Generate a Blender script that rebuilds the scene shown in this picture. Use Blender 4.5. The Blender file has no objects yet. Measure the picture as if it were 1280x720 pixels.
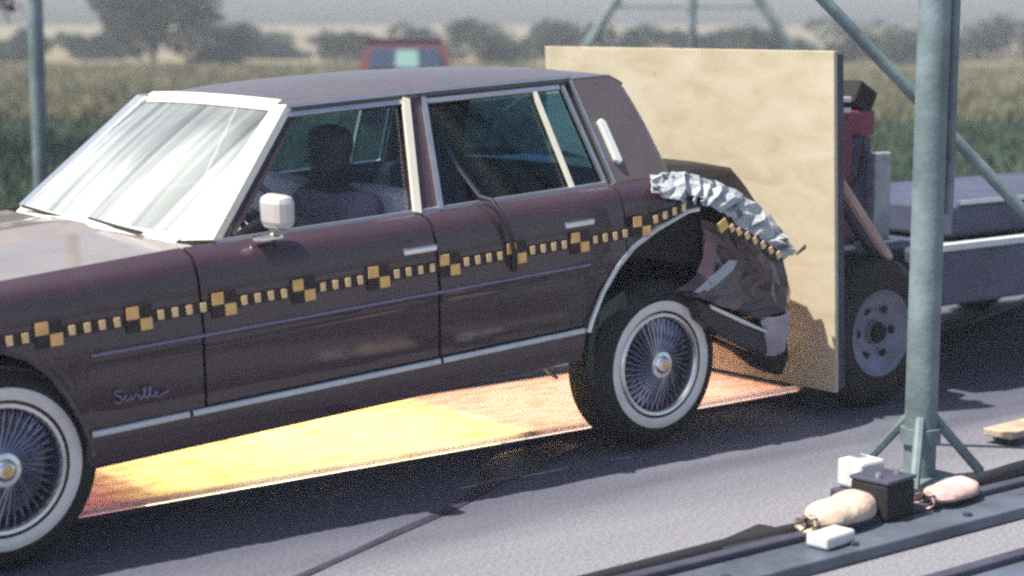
import bpy, math, random
from mathutils import Vector, Matrix
R = math.radians
rnd = random.Random(7)
SC = bpy.context.scene
COL = SC.collection

# ------------------------------------------------------------------ camera
cam_d = bpy.data.cameras.new('camera')
cam = bpy.data.objects.new('camera', cam_d)
COL.objects.link(cam)
SC.camera = cam
cr = Vector((-0.78393575, 0.62083995, 0.00158363))
cu = Vector((-0.08707274, -0.11247176, 0.98983253))
cf = Vector((-0.61470569, -0.77582721, -0.14222886))
CAMP = Vector((5.1955, 6.3684, 1.7657))
m = Matrix((cr, cu, -cf)).transposed().to_4x4()
m.translation = CAMP
cam.matrix_world = m
cam_d.sensor_width = 36.0
cam_d.lens = 36.0 * 2297.7 / 1280.0
cam_d.clip_start = 0.1
cam_d.clip_end = 3000
cam_d.dof.use_dof = True
cam_d.dof.focus_distance = 7.1
cam_d.dof.aperture_fstop = 1.6

# ------------------------------------------------------------------ world, sun, exposure
sun_dir = Vector((0.44, -0.13, 0.85)).normalized()          # towards the sun
elev = math.asin(sun_dir.z)
az = math.atan2(sun_dir.x, sun_dir.y)
W = bpy.data.worlds.new('World')
SC.world = W
W.use_nodes = True
nt = W.node_tree
bg = nt.nodes['Background']
sky = nt.nodes.new('ShaderNodeTexSky')
sky.sky_type = 'NISHITA'
sky.sun_disc = False
sky.sun_elevation = elev
sky.sun_rotation = az
sky.air_density = 0.85
sky.dust_density = 1.9
sky.ozone_density = 1.5
nt.links.new(sky.outputs[0], bg.inputs[0])
bg.inputs[1].default_value = 0.095
sl = bpy.data.lights.new('sun', 'SUN')
sl.energy = 5.0
sl.angle = R(0.6)
sl.color = (1.0, 0.94, 0.82)
so = bpy.data.objects.new('sun', sl)
COL.objects.link(so)
so.location = (0, 0, 30)
so.rotation_euler = sun_dir.to_track_quat('Z', 'Y').to_euler()
SC.view_settings.view_transform = 'Standard'
SC.view_settings.look = 'None'
SC.view_settings.exposure = 0.75
SC.view_settings.gamma = 1.0
SC.render.engine = 'CYCLES'
SC.cycles.filter_width = 2.5
SC.cycles.use_denoising = False
SC.cycles.sample_clamp_indirect = 1.5
SC.cycles.max_bounces = 8
SC.cycles.transparent_max_bounces = 16


# ------------------------------------------------------------------ materials
def mat(name, col, rough=0.6, metal=0.0, var=0.0, scale=8.0, bump=0.0, bscale=60.0, coat=0.0, col2=None,
        spec=0.5, alpha=None, trans=0.0, sheen=0.0):
    M = bpy.data.materials.new(name)
    M.use_nodes = True
    n = M.node_tree.nodes
    l = M.node_tree.links
    p = n['Principled BSDF']
    p.inputs['Base Color'].default_value = (*col, 1)
    p.inputs['Roughness'].default_value = rough
    p.inputs['Metallic'].default_value = metal
    p.inputs['Coat Weight'].default_value = coat
    p.inputs['Coat Roughness'].default_value = 0.33 if 'vinyl' in name else 0.06
    p.inputs['Coat IOR'].default_value = 1.6 if 'vinyl' in name else 1.5
    p.inputs['Specular IOR Level'].default_value = spec
    p.inputs['Transmission Weight'].default_value = trans
    tc = n.new('ShaderNodeTexCoord')
    if var or col2:
        ns = n.new('ShaderNodeTexNoise')
        ns.inputs['Scale'].default_value = scale
        ns.inputs['Detail'].default_value = 6
        ns.inputs['Roughness'].default_value = 0.65
        l.new(tc.outputs['Object'], ns.inputs['Vector'])
        rp = n.new('ShaderNodeValToRGB')
        rp.color_ramp.elements[0].position = 0.32
        rp.color_ramp.elements[1].position = 0.68
        c2 = col2 or tuple(c * (1 + var) for c in col)
        c1 = tuple(c * (1 - var) for c in col) if not col2 else col
        rp.color_ramp.elements[0].color = (*c1, 1)
        rp.color_ramp.elements[1].color = (*c2, 1)
        l.new(ns.outputs['Fac'], rp.inputs['Fac'])
        l.new(rp.outputs['Color'], p.inputs['Base Color'])
    if bump:
        nb = n.new('ShaderNodeTexNoise')
        nb.inputs['Scale'].default_value = bscale
        nb.inputs['Detail'].default_value = 4
        l.new(tc.outputs['Object'], nb.inputs['Vector'])
        b = n.new('ShaderNodeBump')
        b.inputs['Strength'].default_value = bump
        b.inputs['Distance'].default_value = 0.02
        l.new(nb.outputs['Fac'], b.inputs['Height'])
        l.new(b.outputs['Normal'], p.inputs['Normal'])
    return M


def ramp_node(n, stops):
    rp = n.new('ShaderNodeValToRGB')
    e = rp.color_ramp.elements
    while len(e) < len(stops):
        e.new(0.5)
    for k, (pos, c) in enumerate(stops):
        e[k].position = pos
        e[k].color = (*c, 1)
    return rp


def ground_material():
    """asphalt of the test pad: grey with lighter worn concrete-like areas, grit and faint stains"""
    M = mat('test_pad', (0.2, 0.2, 0.2), rough=0.85, bump=0.5, bscale=180)
    n = M.node_tree.nodes
    l = M.node_tree.links
    p = n['Principled BSDF']
    g = n.new('ShaderNodeNewGeometry')
    big = n.new('ShaderNodeTexNoise'); big.inputs['Scale'].default_value = 0.55; big.inputs['Detail'].default_value = 5
    mp = n.new('ShaderNodeMapping'); mp.inputs['Scale'].default_value = (0.5, 3.2, 1)
    l.new(g.outputs['Position'], mp.inputs['Vector']); l.new(mp.outputs[0], big.inputs['Vector'])
    fine = n.new('ShaderNodeTexNoise'); fine.inputs['Scale'].default_value = 70; fine.inputs['Detail'].default_value = 8; fine.inputs['Roughness'].default_value = 0.8
    l.new(g.outputs['Position'], fine.inputs['Vector'])
    r1 = ramp_node(n, [(0.3, (0.062, 0.066, 0.1)), (0.5, (0.094, 0.098, 0.14)), (0.7, (0.14, 0.144, 0.19))])
    l.new(big.outputs['Fac'], r1.inputs['Fac'])
    # worn pale lane next to the rails (its own concrete)
    sx = n.new('ShaderNodeSeparateXYZ'); l.new(g.outputs['Position'], sx.inputs[0])
    ad = n.new('ShaderNodeMath'); ad.operation = 'MULTIPLY_ADD'; ad.inputs[1].default_value = 1.4
    l.new(big.outputs['Fac'], ad.inputs[0]); l.new(sx.outputs['Y'], ad.inputs[2])
    mr = n.new('ShaderNodeMapRange'); mr.inputs[1].default_value = 1.6; mr.inputs[2].default_value = 2.7; mr.interpolation_type = 'SMOOTHSTEP'
    l.new(ad.outputs[0], mr.inputs[0])
    mx = n.new('ShaderNodeMixRGB'); mx.inputs[2].default_value = (0.225, 0.225, 0.255, 1)
    l.new(mr.outputs[0], mx.inputs[0]); l.new(r1.outputs[0], mx.inputs[1])
    r2 = ramp_node(n, [(0.35, (0.45, 0.45, 0.47)), (0.66, (1.5, 1.48, 1.48))])
    l.new(fine.outputs['Fac'], r2.inputs['Fac'])
    mu = n.new('ShaderNodeMixRGB'); mu.blend_type = 'MULTIPLY'; mu.inputs[0].default_value = 1
    l.new(mx.outputs[0], mu.inputs[1]); l.new(r2.outputs[0], mu.inputs[2])
    l.new(mu.outputs[0], p.inputs['Base Color'])
    return M


def field_material():
    M = mat('field', (0.1, 0.1, 0.05), rough=1.0, spec=0.1)
    n = M.node_tree.nodes
    l = M.node_tree.links
    p = n['Principled BSDF']
    g = n.new('ShaderNodeNewGeometry')
    ns = n.new('ShaderNodeTexNoise'); ns.inputs['Scale'].default_value = 0.25; ns.inputs['Detail'].default_value = 8; ns.inputs['Roughness'].default_value = 0.7
    l.new(g.outputs['Position'], ns.inputs['Vector'])
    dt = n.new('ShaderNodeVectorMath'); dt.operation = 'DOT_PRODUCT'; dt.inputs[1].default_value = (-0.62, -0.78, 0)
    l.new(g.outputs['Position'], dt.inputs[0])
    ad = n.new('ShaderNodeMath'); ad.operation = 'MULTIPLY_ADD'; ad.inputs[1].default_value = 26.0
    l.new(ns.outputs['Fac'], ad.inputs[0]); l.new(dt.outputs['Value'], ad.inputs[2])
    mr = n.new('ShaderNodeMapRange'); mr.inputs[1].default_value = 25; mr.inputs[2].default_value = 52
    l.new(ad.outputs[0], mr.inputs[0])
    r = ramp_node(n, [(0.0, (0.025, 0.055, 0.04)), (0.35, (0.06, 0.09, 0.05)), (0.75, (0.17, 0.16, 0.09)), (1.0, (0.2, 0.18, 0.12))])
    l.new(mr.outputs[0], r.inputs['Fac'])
    f = n.new('ShaderNodeTexNoise'); f.inputs['Scale'].default_value = 3.0; f.inputs['Detail'].default_value = 8; f.inputs['Roughness'].default_value = 0.75
    l.new(g.outputs['Position'], f.inputs['Vector'])
    r2 = ramp_node(n, [(0.3, (0.5, 0.5, 0.5)), (0.7, (1.5, 1.45, 1.4))])
    l.new(f.outputs['Fac'], r2.inputs['Fac'])
    mu = n.new('ShaderNodeMixRGB'); mu.blend_type = 'MULTIPLY'; mu.inputs[0].default_value = 1
    l.new(r.outputs[0], mu.inputs[1]); l.new(r2.outputs[0], mu.inputs[2])
    l.new(mu.outputs[0], p.inputs['Base Color'])
    return M


def glass_material(name, tint, refl=0.06, film_amount=0.0, streak=False):
    M = bpy.data.materials.new(name)
    M.use_nodes = True
    n = M.node_tree.nodes
    l = M.node_tree.links
    n.remove(n['Principled BSDF'])
    out = n['Material Output']
    t = n.new('ShaderNodeBsdfTransparent'); t.inputs[0].default_value = (*tint, 1)
    g = n.new('ShaderNodeBsdfGlossy'); g.inputs['Roughness'].default_value = 0.04
    fr = n.new('ShaderNodeLayerWeight'); fr.inputs['Blend'].default_value = 0.5
    pw = n.new('ShaderNodeMath'); pw.operation = 'POWER'; pw.inputs[1].default_value = 5.0
    mx = n.new('ShaderNodeMixShader')
    ad = n.new('ShaderNodeMath'); ad.operation = 'MULTIPLY_ADD'; ad.inputs[1].default_value = 0.9; ad.inputs[2].default_value = 0.035 + refl
    l.new(fr.outputs['Facing'], pw.inputs[0]); l.new(pw.outputs[0], ad.inputs[0]); l.new(ad.outputs[0], mx.inputs[0])
    l.new(t.outputs[0], mx.inputs[1]); l.new(g.outputs[0], mx.inputs[2])
    last = mx
    if film_amount:
        d = n.new('ShaderNodeBsdfDiffuse'); d.inputs[0].default_value = (0.78, 0.8, 0.76, 1)
        m2 = n.new('ShaderNodeMixShader')
        tc = n.new('ShaderNodeTexCoord')
        if streak:      # pale layer in long streaks up the glass, thinner towards the top
            mp = n.new('ShaderNodeMapping'); mp.inputs['Scale'].default_value = (0.3, 7.0, 0.3)
            ns = n.new('ShaderNodeTexNoise'); ns.inputs['Scale'].default_value = 2.0; ns.inputs['Detail'].default_value = 5; ns.inputs['Distortion'].default_value = 0.3
            l.new(tc.outputs['Object'], mp.inputs[0]); l.new(mp.outputs[0], ns.inputs['Vector'])
            n2 = n.new('ShaderNodeTexNoise'); n2.inputs['Scale'].default_value = 3.0
            l.new(tc.outputs['Object'], n2.inputs['Vector'])
            sx = n.new('ShaderNodeSeparateXYZ'); l.new(tc.outputs['Object'], sx.inputs[0])
            r = ramp_node(n, [(0.3, (film_amount - 0.38,) * 3), (0.62, (film_amount,) * 3)])
            l.new(ns.outputs['Fac'], r.inputs['Fac'])
            hz = n.new('ShaderNodeMath'); hz.operation = 'MULTIPLY_ADD'; hz.inputs[1].default_value = 0.35
            l.new(n2.outputs['Fac'], hz.inputs[0]); l.new(sx.outputs['Z'], hz.inputs[2])
            mr = n.new('ShaderNodeMapRange'); mr.inputs[1].default_value = 1.38; mr.inputs[2].default_value = 1.56; mr.inputs[3].default_value = 1.0; mr.inputs[4].default_value = 0.45
            l.new(hz.outputs[0], mr.inputs[0])
            mu = n.new('ShaderNodeMath'); mu.operation = 'MULTIPLY'
            l.new(r.outputs[0], mu.inputs[0]); l.new(mr.outputs[0], mu.inputs[1])
            l.new(mu.outputs[0], m2.inputs[0])
        else:
            m2.inputs[0].default_value = film_amount
        l.new(mx.outputs[0], m2.inputs[1]); l.new(d.outputs[0], m2.inputs[2])
        last = m2
    l.new(last.outputs[0], out.inputs['Surface'])
    return M


def diffuser_material(name, col):
    M = bpy.data.materials.new(name)
    M.use_nodes = True
    n = M.node_tree.nodes
    l = M.node_tree.links
    n.remove(n['Principled BSDF'])
    a = n.new('ShaderNodeBsdfTranslucent')
    d = n.new('ShaderNodeBsdfDiffuse')
    g = n.new('ShaderNodeNewGeometry')                      # scuffs and grime on the sheet
    mp = n.new('ShaderNodeMapping'); mp.inputs['Scale'].default_value = (2.0, 7.0, 1)
    ns = n.new('ShaderNodeTexNoise'); ns.inputs['Scale'].default_value = 2.2; ns.inputs['Detail'].default_value = 7; ns.inputs['Roughness'].default_value = .7
    l.new(g.outputs['Position'], mp.inputs[0]); l.new(mp.outputs[0], ns.inputs['Vector'])
    r = ramp_node(n, [(0.30, tuple(c * k for c, k in zip(col, (.74, .64, .55)))), (0.52, col), (0.75, tuple(min(.95, c * 1.04) for c in col))])
    l.new(ns.outputs['Fac'], r.inputs['Fac'])
    l.new(r.outputs[0], a.inputs[0]); l.new(r.outputs[0], d.inputs[0])
    mx = n.new('ShaderNodeMixShader'); mx.inputs[0].default_value = 0.3
    l.new(a.outputs[0], mx.inputs[1]); l.new(d.outputs[0], mx.inputs[2])
    l.new(mx.outputs[0], n['Material Output'].inputs['Surface'])
    return M


def plywood_material():
    M = mat('plywood', (0.6, 0.5, 0.33), rough=0.75, bump=0.03, bscale=40)
    n = M.node_tree.nodes
    l = M.node_tree.links
    p = n['Principled BSDF']
    tc = n.new('ShaderNodeTexCoord')
    mp = n.new('ShaderNodeMapping'); mp.inputs['Scale'].default_value = (3, 1.2, 3.0)
    ns = n.new('ShaderNodeTexNoise'); ns.inputs['Scale'].default_value = 3.0; ns.inputs['Detail'].default_value = 7; ns.inputs['Distortion'].default_value = 0.8
    l.new(tc.outputs['Object'], mp.inputs[0]); l.new(mp.outputs[0], ns.inputs['Vector'])
    r = ramp_node(n, [(0.3, (0.45, 0.385, 0.26)), (0.5, (0.53, 0.46, 0.33)), (0.7, (0.57, 0.51, 0.385))])
    l.new(ns.outputs['Fac'], r.inputs['Fac'])
    v = n.new('ShaderNodeTexVoronoi'); v.inputs['Scale'].default_value = 3.2
    l.new(tc.outputs['Object'], v.inputs['Vector'])
    r2 = ramp_node(n, [(0.0, (0.4, 0.3, 0.22)), (0.06, (1, 1, 1))])
    l.new(v.outputs['Distance'], r2.inputs['Fac'])
    mu = n.new('ShaderNodeMixRGB'); mu.blend_type = 'MULTIPLY'; mu.inputs[0].default_value = 0.7
    l.new(r.outputs[0], mu.inputs[1]); l.new(r2.outputs[0], mu.inputs[2])
    l.new(mu.outputs[0], p.inputs['Base Color'])
    return M


M_PAD = ground_material()
M_FIELD = field_material()
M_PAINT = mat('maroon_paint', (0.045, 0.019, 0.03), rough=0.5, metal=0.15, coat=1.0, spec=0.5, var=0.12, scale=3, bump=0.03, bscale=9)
M_HOOD_GLARE = mat('hood_glare_paint', (0.28, 0.23, 0.2), rough=0.5, metal=0.1, coat=1.0, var=0.14, scale=3)  # body paint lightened on the hood to carry sun and sky glare
M_VINYL = mat('vinyl_roof', (0.095, 0.07, 0.068), rough=0.5, bump=0.2, bscale=260, var=0.12, coat=1.0, spec=0.6)
M_CHROME = mat('chrome', (0.82, 0.82, 0.8), rough=0.22, metal=1.0, var=0.08, scale=20)
M_SPOKE = mat('spoke_metal', (0.36, 0.36, 0.46), rough=0.3, metal=1.0, var=0.2)
M_TRIM = mat('dull_bright_trim', (0.62, 0.63, 0.65), rough=0.38, metal=0.9, var=0.1, scale=14)
M_BRIGHT = mat('satin_stainless', (0.85, 0.81, 0.68), rough=0.5, metal=0.35, var=0.05)
M_TORN = mat('buckled_bare_metal', (0.75, 0.77, 0.8), rough=0.6, metal=0.1, col2=(0.42, 0.45, 0.48), scale=13, bump=0.4, bscale=45)
_r = [n_ for n_ in M_TORN.node_tree.nodes if n_.type == 'VALTORGB'][0].color_ramp      # flecks of paint left on it
_r.elements[0].position = .37; _r.elements[1].position = .44
_r.elements[0].color = (.10, .07, .09, 1)
M_RUBBER = mat('tyre_rubber', (0.018, 0.017, 0.018), rough=0.8, bump=0.2, bscale=80, var=0.3)
M_WW = mat('whitewall', (0.78, 0.74, 0.68), rough=0.6, var=0.1, scale=12)
M_RIM = mat('rim_dark', (0.14, 0.14, 0.17), rough=0.35, metal=0.9, var=0.2)
M_BLACK = mat('black_underbody', (0.012, 0.011, 0.012), rough=0.85, var=0.3)
M_INT = mat('interior_maroon', (0.03, 0.016, 0.02), rough=0.8, var=0.25)
M_SEAT = mat('pale_upholstery', (0.75, 0.7, 0.76), rough=0.8, var=0.12, bump=0.2)
M_TAPE = mat('black_tape', (0.022, 0.014, 0.014), rough=0.6)
M_TICK = mat('cream_tick', (0.92, 0.63, 0.32), rough=0.5, var=0.12, scale=25)
M_GOLD = mat('yellow_target', (0.88, 0.52, 0.17), rough=0.5, var=0.2, scale=25)
M_GLASS = glass_material('window_glass', (0.5, 0.66, 0.74), 0.01)
M_CLEAR = glass_material('clear_glass', (0.93, 0.95, 0.95), 0.0)
M_WSHIELD = glass_material('streaked_windshield', (0.7, 0.76, 0.8), 0.05, film_amount=0.47, streak=True)
M_SKIN = mat('dummy_vinyl', (0.03, 0.022, 0.018), rough=0.6, var=0.2)
M_SHIRT = mat('mauve_shirt', (0.2, 0.13, 0.2), rough=0.9, var=0.3, scale=6, bump=0.3, bscale=14)
M_PLY = plywood_material()
M_STEEL = mat('grey_blue_paint', (0.06, 0.068, 0.115), rough=0.55, var=0.25, scale=4, bump=0.1)
M_DARKST = mat('dark_steel', (0.05, 0.05, 0.08), rough=0.6, var=0.3)
M_POST = mat('teal_grey_paint', (0.15, 0.2, 0.215), rough=0.6, var=0.45, scale=3, bump=0.15, bscale=30)
M_WHITE = mat('white_paint', (0.6, 0.63, 0.62), rough=0.5, var=0.12, scale=7)
M_RED = mat('maroon_equipment', (0.2, 0.03, 0.06), rough=0.6, var=0.35, scale=5)
M_PINK = mat('pink_lit_edge_and_bracket', (0.5, 0.33, 0.3), rough=0.7, var=0.2)
M_RAIL = mat('rail_steel', (0.11, 0.13, 0.17), rough=0.5, metal=0.3, var=0.35, scale=5, bump=0.15, bscale=25)
M_TAN = mat('tan_canvas', (0.55, 0.42, 0.33), rough=0.9, var=0.25, scale=6, bump=0.5, bscale=20)
M_PINKCLOTH = mat('pink_canvas', (0.58, 0.38, 0.36), rough=0.9, var=0.2, scale=6, bump=0.5, bscale=20)
M_WOOD = mat('weathered_wood', (0.42, 0.33, 0.24), rough=0.8, var=0.25, scale=9, bump=0.3)
M_CABLE = mat('black_cable', (0.015, 0.015, 0.02), rough=0.6)
M_WET = mat('wet_asphalt', (0.045, 0.045, 0.075), rough=0.3, var=0.25, scale=5)
M_LEAF = mat('hazed_leaf', (0.07, 0.12, 0.12), rough=0.8, col2=(0.17, 0.22, 0.20), scale=0.5)  # leaf green paled and blued to carry the distant haze
M_LEAFD = mat('leaf_brown', (0.035, 0.022, 0.014), rough=0.9, col2=(0.075, 0.045, 0.03), scale=0.8)
M_BARK = mat('bark', (0.07, 0.05, 0.04), rough=0.95, var=0.3)
M_GRASS = mat('grass_blades', (0.02, 0.055, 0.036), rough=0.9, col2=(0.07, 0.11, 0.06), scale=0.6)
M_STRAW = mat('dry_grass_blades', (0.09, 0.11, 0.06), rough=0.9, col2=(0.26, 0.22, 0.13), scale=0.5)
M_PITWALL = mat('pit_white', (0.75, 0.7, 0.62), rough=0.9)
M_LIP = mat('panel_frame', (0.72, 0.6, 0.5), rough=0.5, var=0.1)
M_SHEET = diffuser_material('panel_diffuser', (0.92, 0.84, 0.60))
M_SHEETP = diffuser_material('panel_diffuser_pink', (0.9, 0.78, 0.66))
M_WAGON = mat('maroon_wagon_paint', (0.13, 0.035, 0.045), rough=0.4, coat=0.5, var=0.1)
M_LENS = mat('red_lens', (0.4, 0.02, 0.02), rough=0.2)
M_AMBER = mat('clear_lamp', (0.8, 0.8, 0.75), rough=0.15)


# ------------------------------------------------------------------ mesh helpers
class MB:
    def __init__(self):
        self.v = []
        self.f = []

    def add(self, vs, fs):
        o = len(self.v)
        self.v += [tuple(p) for p in vs]
        self.f += [tuple(i + o for i in f) for f in fs]
        return self

    def grid(self, rows, close=False):
        n = len(rows[0])
        vs = [p for r in rows for p in r]
        fs = []
        for i in range(len(rows) - 1):
            for j in range(n - (0 if close else 1)):
                k = (j + 1) % n
                fs.append((i * n + j, i * n + k, (i + 1) * n + k, (i + 1) * n + j))
        return self.add(vs, fs)

    def box(self, c, s, rot=None):
        c = Vector(c)
        vs = []
        for dx in (-.5, .5):
            for dy in (-.5, .5):
                for dz in (-.5, .5):
                    q = Vector((dx * s[0], dy * s[1], dz * s[2]))
                    if rot is not None:
                        q = rot @ q
                    vs.append(c + q)
        return self.add(vs, [(0, 1, 3, 2), (4, 6, 7, 5), (0, 4, 5, 1), (2, 3, 7, 6), (0, 2, 6, 4), (1, 5, 7, 3)])

    def tube(self, pts, r, n=10, cap=True, r2=None):
        pts = [Vector(p) for p in pts]
        rows = []
        up = None
        for i, p in enumerate(pts):
            t = (pts[min(i + 1, len(pts) - 1)] - pts[max(i - 1, 0)]).normalized()
            if up is None:
                up = Vector((0, 0, 1)) if abs(t.z) < .9 else Vector((1, 0, 0))
            a = t.cross(up).normalized()
            b = a.cross(t).normalized()
            up = b
            rr = r if r2 is None else r + (r2 - r) * i / max(1, len(pts) - 1)
            rows.append([p + a * rr * math.cos(2 * math.pi * k / n) + b * rr * math.sin(2 * math.pi * k / n) for k in range(n)])
        o = len(self.v)
        self.grid(rows, True)
        if cap:
            self.f.append(tuple(o + k for k in range(n))[::-1])
            self.f.append(tuple(o + (len(rows) - 1) * n + k for k in range(n)))
        return self

    def lathe_y(self, prof, c, n=48, cap=False):
        """profile of (radius, y offset) turned about an axle along y"""
        rows = []
        for k in range(n):
            a = 2 * math.pi * k / n
            rows.append([(c[0] + r * math.cos(a), c[1] + y, c[2] + r * math.sin(a)) for r, y in prof])
        vs = [p for r in rows for p in r]
        m_ = len(prof)
        fs = []
        for i in range(n):
            i2 = (i + 1) % n
            for j in range(m_ - 1):
                fs.append((i * m_ + j, i * m_ + j + 1, i2 * m_ + j + 1, i2 * m_ + j))
        return self.add(vs, fs)

    def prism(self, poly, ext):
        """closed solid between polygon poly (3-D points) and poly + ext"""
        n = len(poly)
        e = Vector(ext)
        vs = [Vector(p) for p in poly] + [Vector(p) + e for p in poly]
        fs = [tuple(range(n))[::-1], tuple(range(n, 2 * n))]
        for i in range(n):
            j = (i + 1) % n
            fs.append((i, j, n + j, n + i))
        return self.add(vs, fs)

    def build(self, name, mt, parent=None, xf=None, smooth=False, bevel=0.0, solid=0.0, sub=0, mirror=False, offset=-1):
        vs = self.v
        if mirror:
            vs = [(x, -y, z) for x, y, z in vs]
        if xf:
            vs = [xf(p) for p in vs]
        me = bpy.data.meshes.new(name)
        fs = [f[::-1] for f in self.f] if mirror else self.f
        me.from_pydata([tuple(p) for p in vs], [], fs)
        import bmesh
        bm = bmesh.new(); bm.from_mesh(me)
        bmesh.ops.remove_doubles(bm, verts=bm.verts, dist=1e-5)
        bmesh.ops.recalc_face_normals(bm, faces=bm.faces)
        bm.to_mesh(me); bm.free()
        me.materials.append(mt)
        if smooth:
            for p in me.polygons:
                p.use_smooth = True
            try:
                me.set_sharp_from_angle(angle=R(38))
            except Exception:
                pass
        o = bpy.data.objects.new(name, me)
        COL.objects.link(o)
        if parent is not None:
            setpar(o, parent)
        if solid:
            s = o.modifiers.new('shell', 'SOLIDIFY'); s.thickness = solid; s.offset = offset
            if smooth:
                es = o.modifiers.new('split', 'EDGE_SPLIT'); es.split_angle = R(40)
        if bevel:
            b = o.modifiers.new('edge', 'BEVEL'); b.width = bevel; b.segments = 2; b.limit_method = 'ANGLE'; b.angle_limit = R(40)
        if sub:
            b = o.modifiers.new('smooth', 'SUBSURF'); b.levels = sub; b.render_levels = sub
        return o


def wloc(o):
    p = Vector(o.location)
    while o.parent:
        o = o.parent
        p = p + Vector(o.location)
    return p


def setpar(o, parent):
    o.parent = parent
    root = parent
    while root.parent:
        root = root.parent
    # meshes are written in place: cancel the root's own location once
    if parent is root:
        o.matrix_parent_inverse = Matrix.Translation(-Vector(root.location))


def thing(name, label, cat, loc=(0, 0, 0), group=None):
    o = bpy.data.objects.new(name, None)
    COL.objects.link(o)
    o.location = loc
    o['label'] = label
    o['category'] = cat
    if group:
        o['group'] = group
    return o


def tag(o, label, cat, group=None, kind=None):
    o['label'] = label
    o['category'] = cat
    if group:
        o['group'] = group
    if kind:
        o['kind'] = kind
    return o


def lerp(pts, x):
    """piecewise linear y(x) through sorted points"""
    if x <= pts[0][0]:
        return pts[0][1]
    for (a, b), (c, d) in zip(pts, pts[1:]):
        if x <= c:
            return b + (d - b) * (x - a) / (c - a)
    return pts[-1][1]


def frange(a, b, n):
    return [a + (b - a) * i / (n - 1) for i in range(n)]


# ================================================================== ground, field, pit
PX0, PX1, PY0, PY1 = -1.28, 2.56, -0.60, 0.42          # hole for the lit camera pit
mb = MB()
xs = [-260, PX0, PX1, 260]
ys_ = [-5.3, PY0, PY1, 260]
for i in range(3):
    for j in range(3):
        if i == 1 and j == 1:
            continue
        mb.add([(xs[i], ys_[j], 0), (xs[i + 1], ys_[j], 0), (xs[i + 1], ys_[j + 1], 0), (xs[i], ys_[j + 1], 0)], [(0, 1, 2, 3)])
o = mb.build('ground', M_PAD); o['kind'] = 'structure'
mb = MB()
mb.add([(-1500, -1500, -.012), (1500, -1500, -.012), (1500, -5.3, -.012), (-1500, -5.3, -.012)], [(0, 1, 2, 3)])
o = mb.build('field', M_FIELD); o['kind'] = 'structure'
mb = MB()
D = -0.75
for a, b in (((PX0, PY0), (PX1, PY0)), ((PX1, PY0), (PX1, PY1)), ((PX1, PY1), (PX0, PY1)), ((PX0, PY1), (PX0, PY0))):
    mb.add([(*a, 0), (*b, 0), (*b, D), (*a, D)], [(0, 1, 2, 3)])
mb.add([(PX0, PY0, D), (PX1, PY0, D), (PX1, PY1, D), (PX0, PY1, D)], [(0, 1, 2, 3)])
mb.box((2.04, (PY0 + PY1) / 2, (D - .07) / 2), (.03, PY1 - PY0 - .004, -D - .07 - .004))  # unseen baffles added in the pit to sharpen the lamps' falloff
mb.box((.33, (PY0 + PY1) / 2, (D - .05) / 2), (.03, PY1 - PY0 - .004, -D - .05 - .004))
o = mb.build('pit', M_PITWALL); o['kind'] = 'structure'

# the translucent cover of the pit, with its raised frame
panel = thing('light_panel', 'glowing pale yellow panel lying on the ground under the car, lit from below', 'light panel', (0.6, 0, 0))
z0 = 0.018
mb = MB()
mb.box(((PX0 + 0.33) / 2, (PY0 + PY1) / 2 - .025, z0), (0.33 - PX0 - .002, PY1 - PY0 - .05, .006))
mb.build('diffuser_sheet', M_SHEETP, panel)['label'] = 'peach coloured end sheet behind the rear wheel'
mb = MB(); mb.box(((0.33 + 2.25) / 2, (PY0 + PY1) / 2 - .025, z0), (2.25 - .33 - .002, PY1 - PY0 - .05, .006)); mb.build('diffuser_sheet', M_SHEET, panel)
mb = MB(); mb.box(((2.25 + PX1) / 2, (PY0 + PY1) / 2 - .025, z0), (PX1 - 2.25 - .002, PY1 - PY0 - .05, .006))
mb.build('diffuser_sheet', M_SHEETP, panel)['label'] = 'pinkish end sheet behind the front wheel'
M_LIPLIT = diffuser_material('panel_edge', (0.95, 0.88, 0.82))
mb = MB(); mb.box(((PX0 + PX1) / 2, PY1 - .018, .032), (PX1 - PX0 + .06, .034, .018)); mb.build('frame_edge', M_LIPLIT, panel, bevel=.003)
mb = MB(); mb.box(((PX0 + PX1) / 2, PY1 - .043, .022), (PX1 - PX0 + .04, .014, .014)); mb.build('frame_seam', M_WOOD, panel)
for y in (PY0 - .02, PY1 + .012):
    mb = MB(); mb.box(((PX0 + PX1) / 2, y, .012), (PX1 - PX0 + .06, .020, .020)); mb.build('frame_rail', M_DARKST, panel, bevel=.004)
for x in (PX0 - .015, PX1 + .015):
    mb = MB(); mb.box((x, (PY0 + PY1) / 2 - .002, .015), (.03, PY1 - PY0 - .002, .026)); mb.build('frame_rail', M_LIP, panel, bevel=.004)

# real lamps standing on the pit floor
for i, (x, e, c) in enumerate(((2.32, 11, (1, .52, .85)), (1.62, 36, (1, .92, .72)), (1.1, 60, (1, .94, .74)), (.66, 40, (1, .92, .72)), (.05, 38, (1, .80, .82)), (-.72, 44, (1, .76, .80)))):
    t = panel
    e *= .19
    mb = MB(); mb.tube([(x, -.1, D + .002), (x, -.1, D + .06)], .07, 16, r2=.10); mb.build('lamp_housing', M_DARKST, t)
    ld = bpy.data.lights.new('floodlamp', 'AREA'); ld.shape = 'DISK'; ld.size = .22; ld.energy = e; ld.color = c
    lo = bpy.data.objects.new('floodlamp', ld); COL.objects.link(lo); lo.location = (x, -.1, D + .09)
    lo.rotation_euler = (math.pi, 0, 0)
    setpar(lo, t)

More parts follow.
